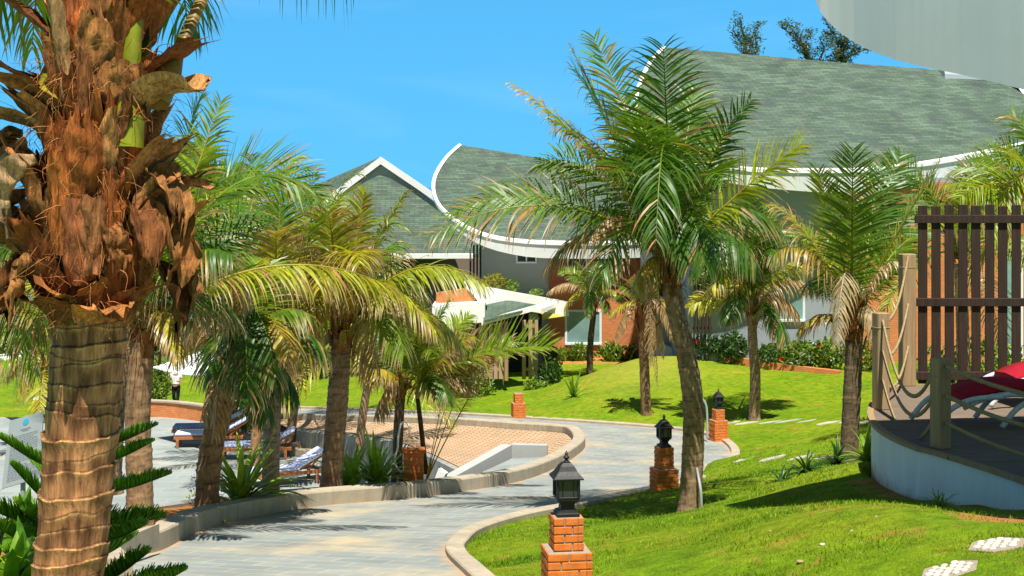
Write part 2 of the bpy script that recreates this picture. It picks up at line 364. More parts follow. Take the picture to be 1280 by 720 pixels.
m1 = nd(t_, 'ShaderNodeMath', operation='MULTIPLY_ADD'); t_.links.new(noise(t_, coords(t_), 2.2, 6, 0.7), m1.inputs[0]); m1.inputs[1].default_value = 1.1
m2 = nd(t_, 'ShaderNodeMath', operation='ADD'); m2.inputs[1].default_value = -1.0; t_.links.new(s_.outputs[0], m2.inputs[0]); t_.links.new(m2.outputs[0], m1.inputs[2])
r_ = ramp(t_, [(0.3, (0, 0, 0)), (0.75, (0.85,) * 3)]); t_.links.new(m1.outputs[0], r_.inputs[0]); t_.links.new(mixc(t_, r_.outputs[0], src, (0.56, 0.30, 0.12)), b_.inputs['Base Color'])
m, t, b, o = newmat('deck_render'); sp = t.nodes.new('ShaderNodeSeparateXYZ'); vec = coords(t); t.links.new(vec, sp.inputs[0])
k = nd(t, 'ShaderNodeMath', operation='MULTIPLY_ADD'); t.links.new(noise(t, vec, 5, 6, 0.7), k.inputs[0]); k.inputs[1].default_value = -0.5; t.links.new(sp.outputs[2], k.inputs[2])
r = ramp(t, [(0.0, (0.85,) * 3), (0.22, (0, 0, 0))]); mr = nd(t, 'ShaderNodeMapRange'); mr.inputs[1].default_value = -0.95; mr.inputs[2].default_value = 0.0; t.links.new(k.outputs[0], mr.inputs[0]); t.links.new(mr.outputs[0], r.inputs[0])
f = noise(t, coords(t, 'Object', (3, 3, 0.8)), 1.5, 6, 0.65); r2 = ramp(t, [(0.3, (0.72, 0.72, 0.70)), (0.65, (0.85, 0.84, 0.81))]); t.links.new(f, r2.inputs[0])
t.links.new(mixc(t, r.outputs[0], r2.outputs[0], (0.50, 0.30, 0.16)), b.inputs['Base Color']); b.inputs['Roughness'].default_value = 0.75; bump(t, b, noise(t, vec, 30, 5), 0.12, 0.01); M['deckwall'] = m
# lawn / soil
m, t, b, o = newmat('lawn_ground'); vec = coords(t)
a = nd(t, 'ShaderNodeAttribute', attribute_name='Col')
f1 = noise(t, vec, 0.55, 6, 0.62); f2 = noise(t, vec, 5.0, 6, 0.7); f3 = noise(t, vec, 38.0, 4, 0.7)
r1 = ramp(t, [(0.28, (0.115, 0.235, 0.006)), (0.5, (0.185, 0.295, 0.008)), (0.74, (0.285, 0.320, 0.015))]); t.links.new(f1, r1.inputs[0])
r2 = ramp(t, [(0.3, (0.55,) * 3), (0.7, (1.32,) * 3)]); t.links.new(f2, r2.inputs[0])
r3 = ramp(t, [(0.25, (0.55,) * 3), (0.75, (1.4,) * 3)]); t.links.new(f3, r3.inputs[0])
c = mixc(t, 1.0, mixc(t, 1.0, r1.outputs[0], r2.outputs[0], 'MULTIPLY'), r3.outputs[0], 'MULTIPLY')
fs = noise(t, vec, 1.7, 7, 0.7, 0.4); rs = ramp(t, [(0.57, (0, 0, 0)), (0.74, (0.8,) * 3)]); t.links.new(fs, rs.inputs[0])
soilc = ramp(t, [(0.3, (0.44, 0.17, 0.045)), (0.7, (0.60, 0.27, 0.09))]); t.links.new(noise(t, vec, 9, 5, 0.7), soilc.inputs[0])
c = mixc(t, rs.outputs[0], c, soilc.outputs[0])
sep = t.nodes.new('ShaderNodeSeparateColor'); t.links.new(a.outputs['Color'], sep.inputs[0])
ad = nd(t, 'ShaderNodeMath', operation='MULTIPLY_ADD'); t.links.new(noise(t, vec, 3, 6, 0.7), ad.inputs[0]); ad.inputs[1].default_value = 1.6
ad2 = nd(t, 'ShaderNodeMath', operation='ADD'); ad2.inputs[1].default_value = -1.3; t.links.new(sep.outputs[0], ad2.inputs[0]); t.links.new(ad2.outputs[0], ad.inputs[2])
rm = ramp(t, [(0.35, (0, 0, 0)), (0.65, (1, 1, 1))]); t.links.new(ad.outputs[0], rm.inputs[0])
c = mixc(t, rm.outputs[0], c, soilc.outputs[0])
dry = mixc(t, 0.5, (0.42, 0.36, 0.06), c); c = mixc(t, sep.outputs[1], c, dry)
t.links.new(c, b.inputs['Base Color']); b.inputs['Roughness'].default_value = 0.95; b.inputs['Specular IOR Level'].default_value = 0.1
bump(t, b, f3, 0.9, 0.05); M['lawn'] = m
M['blade'] = leafmat('grass_blade', 0.35, 0.5, 0.25, 0.3, 0.8)

# ------------------------------------------------------------------ terrain
def D(drop): return ZC - drop
INN = [(-0.8, 5, D(2.7)), (-1.8, 9.3, D(3.2)), (-3.4, 13, D(3.7)), W(150, 705, 15.3), W(200, 690, 16.4), W(235, 672, 17.9), W(270, 658, 19.2), W(330, 645, 20.7),
       W(400, 634, 22), W(530, 622, 23.9), W(640, 605, 27), W(690, 588, 31), W(718, 572, 33.8), W(731, 558, 36.4), W(722, 545, 38.9), W(700, 541, 39.8),
       W(650, 537.5, 40.8), W(590, 533, 42), W(500, 529, 44.8), W(420, 527, 47.8), W(350, 524.5, 51), W(250, 520, 53.3), W(120, 519, 54)]
OUT = [(2.6, 5, D(2.65)), (1.1, 9, D(3.2)), (0.05, 12, D(3.65)), W(572, 712, 14.9), W(557, 693, 16.2), W(562, 682, 17), W(585, 665, 18.5), W(640, 648, 20.3),
       W(700, 636, 21.8), W(760, 624, 23.5), W(815, 612, 25.6), W(870, 600, 29), W(903, 581, 33), W(914, 568, 35.6), W(905, 555, 37.5), W(885, 546, 39),
       W(840, 538, 40.6), W(740, 530, 42.4), W(600, 521, 45.5), W(500, 516, 48.5), W(400, 512, 53), W(280, 509, 56.5), W(120, 508, 57)]
INN = [Vector(p) for p in INN]; OUT = [Vector(p) for p in OUT]
def resample_pairs(A, B, k=10):
    def cr(p, i, t):
        n = len(p); g = lambda j: p[min(max(j, 0), n - 1)]
        p0, p1, p2, p3 = g(i - 1), g(i), g(i + 1), g(i + 2)
        return 0.5 * (2 * p1 + (p2 - p0) * t + (2 * p0 - 5 * p1 + 4 * p2 - p3) * t * t + (3 * p1 - p0 - 3 * p2 + p3) * t ** 3)
    ra = []; rb = []
    for i in range(len(A) - 1):
        for j in range(k): ra.append(cr(A, i, j / k)); rb.append(cr(B, i, j / k))
    return ra + [A[-1]], rb + [B[-1]]
RI, RO = resample_pairs(INN, OUT)
ROADPOLY = [(p.x, p.y) for p in RI] + [(p.x, p.y) for p in reversed(RO)]
K = 10
Loff = offset(RI, 1.35)
LOWPOLY = [(-40, 15.6)] + [(p.x, p.y) for p in Loff[3 * K:9 * K + 5]] + [(p.x, p.y) for p in offset(RI, 0.15)[10 * K:]] + [(-40, 54)]
DECK_IN = [(1400, 650, None), (1280, 600, None), (1175, 566, None), (1150, 560, None), (1115, 545, None), (1096, 531, None), (1089, 516, None), (1096, 500, None), (1125, 481, None)]
DZ = 2.9
DECKP = [Vector(((px - 640) / F * (DZ * F / (py - H0)), DZ * F / (py - H0), D(DZ))) for px, py, _ in DECK_IN]
DECK = catmull(DECKP, 0.15) + [Vector((9.5, DECKP[-1].y + 0.3, D(DZ))), Vector((9.5, 11.5, D(DZ)))]
DECKPOLY = [(p.x, p.y) for p in DECK]

ctrl = [(p.x, p.y, ZC - p.z) for p in INN] + [(p.x, p.y, ZC - p.z) for p in OUT]
def cp(px, py, d): p = W(px, py, d); ctrl.append((p.x, p.y, ZC - p.z))
for a_ in [(708, 743, 12.3), (860, 645, 20.5), (830, 613, 24), (898, 548, 38), (943, 525, 41), (1060, 580, 23.5), (1090, 575, 18.4), (1150, 600, 17), (1280, 632, 14.6),
           (1100, 690, 11.5), (1245, 682, 10.6), (900, 690, 13), (1000, 632, 16.5), (800, 700, 12.8), (1280, 720, 9.5), (1020, 528, 38), (1000, 573, 28), (1040, 468.5, 47), (937, 460.5, 49.2), (900, 496, 44), (1000, 499, 43.5),
           (870, 454, 51), (1090, 480, 44.6), (700, 470, 56), (700, 448, 61.5), (620, 510, 48), (660, 482, 54), (760, 510, 44), (850, 503, 44.5),
           (737, 470, 55), (900, 600, 23), (950, 560, 30), (800, 452, 60.5), (620, 462, 58)]: cp(*a_)
ctrl += [(3, 5.5, 2.2), (7, 8, 2.2), (-3.4, 7, 2.85), (-6, 9, 3.0), (-6, 13.5, 3.5), (-12, 12, 3.6), (9, 16, 3.0), (12, 22, 3.9), (14, 30, 4.9), (14, 45, 6.0), (20, 52, 6.2), (14, 64, 6.6), (3, 66, 7.4),
         (-8, 58, 8.5), (-8, 66, 8.7), (-16, 60, 8.75), (-16, 68, 8.8), (-34, 60, 8.8), (-34, 66, 8.9), (20, 30, 4.9), (20, 14, 3.0)]
cx = np.array(ctrl, float)
def tps(r2): return np.where(r2 > 1e-9, 0.5 * r2 * np.log(r2 + 1e-12), 0)
_d2 = ((cx[:, None, :2] - cx[None, :, :2]) ** 2).sum(2)
_n = len(cx); _A = np.zeros((_n + 3, _n + 3)); _A[:_n, :_n] = tps(_d2) + np.eye(_n) * 0.6; _A[:_n, _n] = 1; _A[:_n, _n + 1:] = cx[:, :2]; _A[_n, :_n] = 1; _A[_n + 1:, :_n] = cx[:, :2].T
_sol = np.linalg.solve(_A, np.concatenate([cx[:, 2], np.zeros(3)]))
MOUND = W(800, 470, 50)
def gdrop(x, y):
    x = np.atleast_1d(np.asarray(x, float)); y = np.atleast_1d(np.asarray(y, float)); r = np.empty(x.shape)
    for i in range(0, len(x), 20000):
        xs = x[i:i + 20000]; ys = y[i:i + 20000]
        r[i:i + 20000] = tps((xs[:, None] - cx[None, :, 0]) ** 2 + (ys[:, None] - cx[None, :, 1]) ** 2) @ _sol[:_n] + _sol[_n] + _sol[_n + 1] * xs + _sol[_n + 2] * ys
    r -= 0.58 * np.exp(-((x - MOUND.x) / 2.5) ** 2 - ((y - MOUND.y) / 3.2) ** 2)
    r -= 0.25 * np.exp(-((x - 3.2) / 1.1) ** 2 - ((y - 13.5) / 2.5) ** 2)      # grass hump below the deck
    return r
def G(px, py, d0=8.0, d1=64.0):
    """where the sight line through a pixel of the photograph meets the ground"""
    d = np.linspace(d0, d1, 700); X = (px - 640) / F * d; z = ZC - (py - H0) / F * d; g = ZC - gdrop(X, d); k = np.where(z <= g)[0]
    i = k[0] if len(k) else len(d) - 1; return Vector((X[i], d[i], g[i]))
def gz(x, y): return float(ZC - gdrop([x], [y])[0])
def dist_path(x, y, P):
    q = np.array([(p.x, p.y) for p in P[::3]]); return np.sqrt(((x[:, None] - q[None, :, 0]) ** 2 + (y[:, None] - q[None, :, 1]) ** 2).min(1))

def make_ground():
    xs = np.concatenate([np.arange(-40, -11, 1.0), np.arange(-11, 15, 0.22), np.arange(15, 31, 1.0)])
    ys = np.concatenate([np.arange(4, 30, 0.22), np.arange(30, 66.1, 0.4)])
    X, Y = np.meshgrid(xs, ys); x = X.ravel(); y = Y.ravel(); z = ZC - gdrop(x, y)
    rnd_ = np.array([mnoise.noise((a * 1.1, b * 1.1, 0)) for a, b in zip(x, y)]) * 0.035
    z += rnd_
    road = inside(ROADPOLY, x, y); low = inside(LOWPOLY, x, y); deck = inside(DECKPOLY, x, y)
    z = np.where(road, z - 0.35, z); z = np.where(low, -0.3, z); z = np.where(deck, z - 0.25, z)
    di = dist_path(x, y, RI[30:100]); z = np.where((di < 1.9) & ~road & ~low, z + 0.11, z)
    col = np.zeros((len(x), 4), np.float32); col[:, 3] = 1
    col[:, 0] = np.where((di < 1.9) & ~road, 1.25, 0)                                 # bare planter soil
    dk = dist_path(x, y, DECK[:-2]); col[:, 0] = np.maximum(col[:, 0], np.clip(1.2 - np.maximum(0, dk - 0.15) * 1.6, 0, 1.2) * (y < 17.5))
    near_k = dist_path(x, y, RO); col[:, 0] = np.maximum(col[:, 0], np.clip(0.55 - near_k * 1.2, 0, 1))
    col[:, 0] = np.maximum(col[:, 0], 1.45 * np.exp(-((x - 4.15) / 0.65) ** 2 - ((y - 12.0) / 0.85) ** 2))
    col[:, 0] = np.maximum(col[:, 0], 1.1 * ((y > 59.5) & (x > 1) & (x < 7)))
    col[:, 1] = np.clip(1.3 * np.exp(-((x - MOUND.x) / 2.0) ** 2 - ((y - MOUND.y) / 3.2) ** 2), 0, 0.9)
    ny, nx = X.shape
    idx = np.arange(nx * ny).reshape(ny, nx)
    f = np.stack([idx[:-1, :-1], idx[:-1, 1:], idx[1:, 1:], idx[1:, :-1]], -1).reshape(-1, 4)
    me = bpy.data.meshes.new('ground'); me.from_pydata(np.stack([x, y, z], 1).tolist(), [], f.tolist()); me.polygons.foreach_set('use_smooth', [True] * len(f))
    at = me.color_attributes.new('Col', 'FLOAT_COLOR', 'POINT'); at.data.foreach_set('color', col.ravel())
    me.materials.append(M['lawn']); o = bpy.data.objects.new('ground', me); COL.objects.link(o); tag(o, kind='structure')
make_ground()
mb = MB(); mb.grid([[Vector((x, y, -0.32 if y < 67 else -0.4 - (y - 67) * 0.05)) for x in (-400, -60, -10, 30, 100, 400)] for y in (65.5, 80, 100, 128)]); mb.col = (1, 1, 1)
o = mb.build('coast_ground', paint('coast_scrub', (0.10, 0.15, 0.03), 0.4, 0.95, 0.1, 0.3, 0.3)); tag(o, kind='structure')
mb = MB(); mb.grid([[Vector((x, y, ZC - 12.5)) for x in (-9000, -300, 300, 9000)] for y in (110, 400, 1500, 16000)])
tag(mb.build('sea', M['sea']), kind='structure')
# road ribbon
def edged(i, j):
    wd = (RI[i] - RO[i]).length; e = min(j / 16, 1 - j / 16) * wd; e2 = max(0, 1 - e / 0.55); return (e2, 0, 0)
mb = MB(); mb.grid([[RI[i].lerp(RO[i], j / 16) + Vector((0, 0, 0.02)) for j in range(17)] for i in range(len(RI))], C=[[edged(i, j) for j in range(17)] for i in range(len(RI))])
tag(mb.build('road', M['slate'], smooth=True), kind='structure')
mb = MB(); sweep(mb, RI[22:], [(-0.015, -0.4), (-0.015, 0.225), (0.0, 0.25), (0.28, 0.25), (0.30, 0.225), (0.30, -0.4)]); o = mb.build('kerb', M['concrete'])
tag(o, 'raised pale concrete kerb wall curving round the tiled bank on the inner side of the road', 'kerb wall')
mb = MB(); sweep(mb, RO, [(-0.22, -0.4), (-0.22, 0.075), (-0.205, 0.09), (-0.015, 0.09), (0.0, 0.075), (0.0, -0.4)]); o = mb.build('kerb', M['concrete'])
tag(o, 'low flush concrete kerb edging the lawn on the outer side of the road', 'kerb')
# pool terrace
mb = MB(); mb.add([(-40, 15, 0), (1.5, 15, 0), (1.5, 53.0, 0), (-40, 53.0, 0)], [(0, 1, 2, 3)]); tag(mb.build('terrace', M['terrace']), kind='structure')
mb = MB(); mb.add([(-40, 30, 0.004), (-15.2, 30, 0.004), (-15.0, 41.6, 0.004), (-40, 42.5, 0.004)], [(0, 1, 2, 3)]); tag(mb.build('pool_water', M['pool']), kind='structure')
# retaining wall below the planter
RW = Loff[3 * K:9 * K + 5]
mb = MB(); top = [Vector((p.x, p.y, ZC)) for p in RW]
rows = []
for p, q in zip(RW, offset(RW, 0.22)):
    h = gz(p.x, p.y) + 0.12; rows.append([Vector((p.x, p.y, -0.2)), Vector((p.x, p.y, h)), Vector((q.x, q.y, h)), Vector((q.x, q.y, -0.2))])
mb.grid(rows, close=True)
tag(mb.build('retaining_wall', M['retain']), 'tall stained concrete retaining wall dropping from the planter strip to the pool terrace', 'wall')
# tiled bank inside the hairpin: sloping top, vertical concrete sides
tp = [RI[i] + Vector((0, 0, 0.02)) for i in range(20 * K, 12 * K + 4, -3)]
tp = [a + (b - a).normalized() * 0 for a, b in zip(tp, tp)]
inr = offset(RI, 0.31); tp = [Vector((inr[i].x, inr[i].y, RI[i].z + 0.06)) for i in range(20 * K, 12 * K + 2, -3)]
lowedge = [W(690, 577, 35.6), W(640, 580, 35.4), W(587, 590, 35.4), W(540, 567, 37.6), W(490, 548, 41.0), W(430, 540, 44), W(372, 535, 47.1)]
def lerp_poly(P, n):
    seg = [0]
    for a, b in zip(P, P[1:]): seg.append(seg[-1] + (b - a).length)
    r = []
    for k in range(n):
        s = seg[-1] * k / (n - 1); i = max(j for j in range(len(P)) if seg[j] <= s + 1e-9); i = min(i, len(P) - 2)
        r.append(P[i].lerp(P[i + 1], (s - seg[i]) / max(1e-9, seg[i + 1] - seg[i])))
    return r
n_ = 40; A_ = lerp_poly(tp, n_); B_ = lerp_poly(list(reversed(lowedge)), n_)
bank = thing('tiled_bank', 'tan tiled sloping bank enclosed by the hairpin kerb above the pool steps', 'embankment', tuple(W(600, 600, 37)))
mb = MB(); mb.grid([[A_[i].lerp(B_[i], j / 6) - Vector((0, 0, 0.10 * math.sin(PI * j / 6))) for j in range(7)] for i in range(n_)]); mb.build('tiled_surface', M['tile'], bank)
mb = MB(); mb.grid([[B_[i] + Vector((0, 0, -0.02)), B_[i] + Vector((0, -0.28, -0.06)), Vector((B_[i].x, B_[i].y - 0.28, -0.2))] for i in range(n_)]); mb.build('side_wall', M['retain'], bank)
# steps / ramp beside the kerb wall
ramp_ = thing('pool_steps', 'grey ramp with a sloping pale parapet beside the kerb wall', 'steps', tuple(W(640, 600, 33)))
fl = [W(600, 601, 29), W(690, 582, 33.2), W(683, 571, 34.9), W(640, 573, 34.6), W(575, 603, 32.5)]
mb = MB(); mb.prism(fl, (0, 0, -2.2)); mb.build('ramp_floor', M['terrace'], ramp_)
mb = MB(); a_, b_, c_ = W(640, 556, 35.2), W(684, 557, 35.2), W(568, 596, 33.2)
mb.prism([a_, b_, Vector((b_.x, b_.y, b_.z - 0.75)), Vector((a_.x, a_.y, a_.z - 0.75))], (0.02, 0.25, 0)); mb.build('end_parapet', M['greypaint'], ramp_)
mb = MB(); mb.prism([a_, Vector((a_.x, a_.y, a_.z - 2.0)), Vector((c_.x, c_.y, c_.z - 2)), c_], (-0.25, 0.12, 0)); mb.build('side_parapet', M['greypaint'], ramp_)
p = W(548, 595, 29); mb = MB(); mb.prism([W(542, 602, 29), W(548, 586, 29), W(557, 592, 29), W(551, 606, 29)], (0.05, 0.12, 0)); tag(mb.build('loose_slab', M['whitewall']), 'pale concrete slab leaning against the dark wall under the tiled bank', 'slab')
# short planter wall at the left end of the kerb
mb = MB(); mb.prism([W(188, 660, 15.8), W(188, 690, 15.8), W(130, 715, 14.4), W(130, 684, 14.4)], (0.05, 0.2, 0)); tag(mb.build('planter_wall', M['concrete']), 'short low planter wall at the left end of the kerb behind the pine branches', 'wall')
# low brick wall at the far edge of the terrace
mb = MB()
bw = [W(60, 508, 53.4), W(190, 513, 53.2), W(250, 521, 52.2), W(300, 530, 50.5), W(350, 535, 50)]
pth = catmull(bw, 0.5); sweep(mb, [Vector((p.x, p.y, 0)) for p in pth], [(-0.12, 0), (-0.12, 0.55), (0.12, 0.55), (0.12, 0)]); bwall = mb.build('brick_wall', M['brick'])
tag(bwall, 'low orange brick wall along the far edge of the pool terrace', 'wall')
mb = MB(); sweep(mb, [Vector((p.x, p.y, 0.555)) for p in pth], [(-0.17, 0), (-0.17, 0.06), (0.17, 0.06), (0.17, 0)]); cpg = mb.build('coping', M['concrete']); cpg.parent = bwall
# round planter ring on the terrace
pc = W(394, 562, 46.0); pc.z = 0
mb = MB(); mb.lathe((pc.x, pc.y, -0.05), [(0.9, 0), (0.9, 0.27), (0.88, 0.3), (0.72, 0.3), (0.7, 0.27), (0.7, 0.1)], 28); tag(mb.build('round_planter', M['concrete'], smooth=False), 'round low concrete planter ring filled with grass on the terrace', 'planter')
# grass blades (stuff)
def make_blades():
    rs = np.random.RandomState(3)
    def sample(n, x0, x1, y0, y1, dref, pw):
        x = rs.uniform(x0, x1, n); y = rs.uniform(y0, y1, n); k = rs.rand(n) < np.minimum(1, (dref / y) ** pw); x = x[k]; y = y[k]
        k = (np.abs(x) < 0.37 * y + 0.6); return x[k], y[k]
    x, y = sample(560000, -2, 9, 9.0, 30, 9.5, 1.5)
    k = ~inside(ROADPOLY, x, y) & ~inside(DECKPOLY, x, y) & ~inside(LOWPOLY, x, y); x = x[k]; y = y[k]
    k = (x > np.interp(y, [p.y for p in RO[:120]], [p.x for p in RO[:120]]) + 0.24); x = x[k]; y = y[k]
    pat = np.array([mnoise.noise((a * 0.9, b * 0.9, 3.3)) + 0.5 * mnoise.noise((a * 3.1, b * 3.1, 1.3)) for a, b in zip(x, y)])
    dk = dist_path(x, y, DECK[:-2]); keep = rs.rand(len(x)) < np.clip(0.62 - pat * 0.85, 0.05, 1) * np.clip(dk * 1.6 - 0.25, 0.02, 1) * (1 - 0.9 * np.exp(-((x - 4.15) / 0.65) ** 2 - ((y - 12.0) / 0.85) ** 2)); x = x[keep]; y = y[keep]; pat = pat[keep]
    z = ZC - gdrop(x, y) - 0.01; n = len(x); s = np.maximum(1, y / 12)
    h = rs.uniform(0.016, 0.045, n) * (0.75 + 0.25 * s); wd = rs.uniform(0.0035, 0.007, n) * s; an = rs.uniform(0, 2 * PI, n); ln = rs.uniform(0.15, 0.9, n) * h; la = rs.uniform(0, 2 * PI, n)
    V = np.empty((n, 3, 3), np.float32)
    V[:, 0] = np.stack([x - np.cos(an) * wd, y - np.sin(an) * wd, z], 1); V[:, 1] = np.stack([x + np.cos(an) * wd, y + np.sin(an) * wd, z], 1)
    V[:, 2] = np.stack([x + np.cos(la) * ln, y + np.sin(la) * ln, z + h], 1)
    t = np.clip(0.5 + pat * 0.9 + rs.normal(0, 0.22, n), 0, 1)[:, None]
    c = (1 - t) * np.array([0.095, 0.23, 0.005]) + t * np.array([0.29, 0.38, 0.012]); dr = rs.rand(n) < 0.05; c[dr] = (0.42, 0.33, 0.10)
    me = bpy.data.meshes.new('grass'); me.vertices.add(3 * n); me.vertices.foreach_set('co', V.ravel()); me.loops.add(3 * n); me.loops.foreach_set('vertex_index', np.arange(3 * n, dtype=np.int32))
    me.polygons.add(n); me.polygons.foreach_set('loop_start', np.arange(0, 3 * n, 3, dtype=np.int32)); me.polygons.foreach_set('loop_total', np.full(n, 3, np.int32)); me.update()
    cc = np.ones((n, 3, 4), np.float32); cc[:, :, :3] = c[:, None, :]; at = me.color_attributes.new('Col', 'FLOAT_COLOR', 'POINT'); at.data.foreach_set('color', cc.ravel())
    me.materials.append(M['blade']); o = bpy.data.objects.new('grass', me); COL.objects.link(o); tag(o, 'short bright green lawn grass', 'grass', kind='stuff'); print('blades', n)
make_blades()

# ------------------------------------------------------------------ houses
class Plane:
    def __init__(s, a, b, c): s.p = Vector(a); s.n = (Vector(b) - s.p).cross(Vector(c) - s.p).normalized(); s.n = -s.n if s.n.z < 0 else s.n
    def hit(s, px, py):
        e = Vector((0, 0, ZC)); r = W(px, py, 1.0) - e; return e + r * ((s.p - e).dot(s.n) / r.dot(s.n))
def wall_px(mb, x0, x1, y0, y1, d, depth, mi=0):
    a = W(x0, y0, d); b = W(x1, y1, d); mb.box(a.x, b.x, d, d + depth, b.z, a.z, mi)
def window(house, x0, x1, y0, y1, d, panes=2, glassm='pane', fw=0.07, label=None):
    a = W(x0, y0, d); b = W(x1, y1, d); mb = MB(); e = d - 0.03
    mb.bbox(a.x, b.x, e - 0.05, d + 0.02, a.z - fw, a.z, 0.008); mb.bbox(a.x, b.x, e - 0.09, d + 0.02, b.z, b.z + fw, 0.008)
    mb.bbox(a.x, a.x + fw, e - 0.045, d + 0.02, b.z + fw + .001, a.z - fw - .001, 0.008); mb.bbox(b.x - fw, b.x, e - 0.045, d + 0.02, b.z + fw + .001, a.z - fw - .001, 0.008)
    wd = (b.x - a.x - 2 * fw)
    for k in range(1, panes): x = a.x + fw + wd * k / panes; mb.bbox(x - fw * .4, x + fw * .4, e - 0.035, d + 0.02, b.z + fw + .002, a.z - fw - .002, 0.005)
    f = mb.build('window', M['frame'], house)
    mb = MB(); mb.box(a.x + fw * .5, b.x - fw * .5, e + 0.004, e + 0.02, b.z + fw * .5, a.z - fw * .5); p = mb.build('pane', M[glassm], f)
    if label: f['label'] = label
def leaf_roof(house, plane, outline, fasc, thick=0.16, rim=0.10, ntrim=None):
    """sloping slab with a curved outline; fasc(i, n) gives fascia depth at each outline point"""
    P = [plane.hit(*q) for q in outline]
    last = P[ntrim] if ntrim else P[-1]
    P = catmull(P, 0.5); nt_ = min(range(len(P)), key=lambda k: (P[k] - last).length)
    n = len(P); mb = MB(); mb.add(P, [tuple(range(n))]); rf = mb.build('roof', M['shingle'], house)
    H = [fasc(i / (n - 1)) for i in range(n)]
    mb = MB(); Q = [p - Vector((0, 0, h)) for p, h in zip(P, H)]
    mb.grid([[p, q] for p, q in zip(P + [P[0]], Q + [Q[0]])]); mb.add(Q, [tuple(range(n - 1, -1, -1))]); f = mb.build('fascia', M['paleface'], rf)
    mb = MB(); c = sum((p for p in P), Vector()) / n; rows = []
    for i, p in enumerate(P[:nt_ + 1]):
        inn = (c - p).normalized(); rows.append([p - inn * 0.05 + plane.n * 0.05 - Vector((0, 0, 0.12)), p - inn * 0.05 + plane.n * 0.05, p + inn * rim + plane.n * 0.05, p + inn * rim + plane.n * 0.002])
    mb.grid(rows); e = mb.build('edge_trim', M['white'], rf)
    return rf
# ---- middle house (curved roof, brick and grey wall)
HB = thing('house', 'middle house with leaf shaped green shingle roof over a grey and orange brick wall', 'house', tuple(W(700, 448, 62)))
mb = MB(); wall_px(mb, 599, 812, 300, 452, 62.0, 7); mb.build('wall', M['greywall'], HB)
mb = MB(); wall_px(mb, 686, 812, 306, 362, 61.8, 0.19); wb_ = mb.build('brick_wall', M['brickdark'], HB); wb_['label'] = 'upper brick wall with shade put into its dark red colour'
mb = MB(); wall_px(mb, 686, 814, 362, 456, 61.75, 0.24); mb.build('brick_wall', M['brick'], HB)
window(HB, 645, 671, 307, 329, 62.0, 2, 'panedark'); window(HB, 709, 757, 309, 340, 61.8, 2, 'panedark'); window(HB, 706, 752, 387, 431, 61.75, 1, 'pane', 0.1)
PB = Plane(W(575, 182, 66), W(760, 213, 67), W(680, 300, 60))
leaf_roof(HB, PB, [(575, 181), (560, 194), (547, 212), (541, 228), (542, 244), (549, 258), (563, 271), (583, 284), (608, 294), (640, 300), (680, 303), (740, 304), (800, 303), (850, 300), (862, 262), (840, 225), (690, 200)],
          lambda t: 0.16 + 0.50 * max(0, min(1, (t - 0.17) / 0.2)) * max(0, min(1, (0.95 - t) / 0.3)), ntrim=13)
mb = MB()
for i in range(4):
    a = W(587 + i * 4.2, 300 + (6 if i else 12), 60.5); mb.bbox(a.x, a.x + 0.075, 60.4, 60.48, W(0, 352, 60.5).z, a.z, 0.008)
mb.build('slat_screen', M['black'], HB)
# ---- far gable house
HA = thing('house', 'far house with white edged gable and green hipped roof seen left of the curved roof', 'house', tuple(W(500, 440, 72)))
mb = MB(); wall_px(mb, 400, 600, 322, 450, 72.0, 6); mb.build('wall', paint('brown_render', (0.20, 0.15, 0.12), 0.1, 0.8), HA)
mb = MB(); f_ = [(474, 219), (486, 222), (507, 234), (543, 260), (580, 290), (604, 300), (604, 318), (396, 318), (396, 285), (428, 248), (437, 239), (461, 225)]
PA = Plane(W(476, 220, 73.6), W(396, 318, 70), W(604, 318, 70)); mb.prism([PA.hit(*q) for q in f_], (0, 0, -0.15)); rA = mb.build('roof', M['shingle'], HA)
mb = MB(); a = W(480 - 85, 317, 69.9); b = W(592, 323.5, 69.9); mb.bbox(a.x, b.x, 69.75, 69.93, b.z, a.z, 0.02); e = mb.build('fascia', M['white'], rA)
top_, lf, rt = W(476, 198, 74.3), W(404, 252, 74.3), W(560, 255, 74.3); bk = Vector((-0.9, 9, 0.25)); dz = Vector((0, 0, -0.09))
mb = MB(); mb.prism([top_, lf, lf + bk + Vector((-2.2, 0, 0)), top_ + bk], (0, 0, -0.12)); mb.prism([top_, top_ + bk, rt + bk, rt], (0, 0, -0.12)); mb.build('gable_roof', M['shingle'], HA)
mb = MB()
for p in (lf, rt):
    q = top_.copy(); up = Vector((0, 0, 0.09)); dn = Vector((0, 0, -0.30)); f0 = Vector((0, -0.16, 0))
    mb.prism([q + up + f0, p + up + f0, p + dn + f0, q + dn + f0], (0, 0.14, 0))
mb.build('bargeboard', M['white'], HA)
mb = MB(); mb.prism([W(476, 201, 74.5), W(404, 262, 74.5), W(560, 266, 74.5)], (0, 0.2, 0)); mb.build('gable_wall', paint('light_grey_render', (0.55, 0.55, 0.53), 0.05, 0.8), HA)
mb = MB(); wall_px(mb, 500, 548, 326, 336, 71.97, 0.1); mb.build('window', M['panedark'], HA)
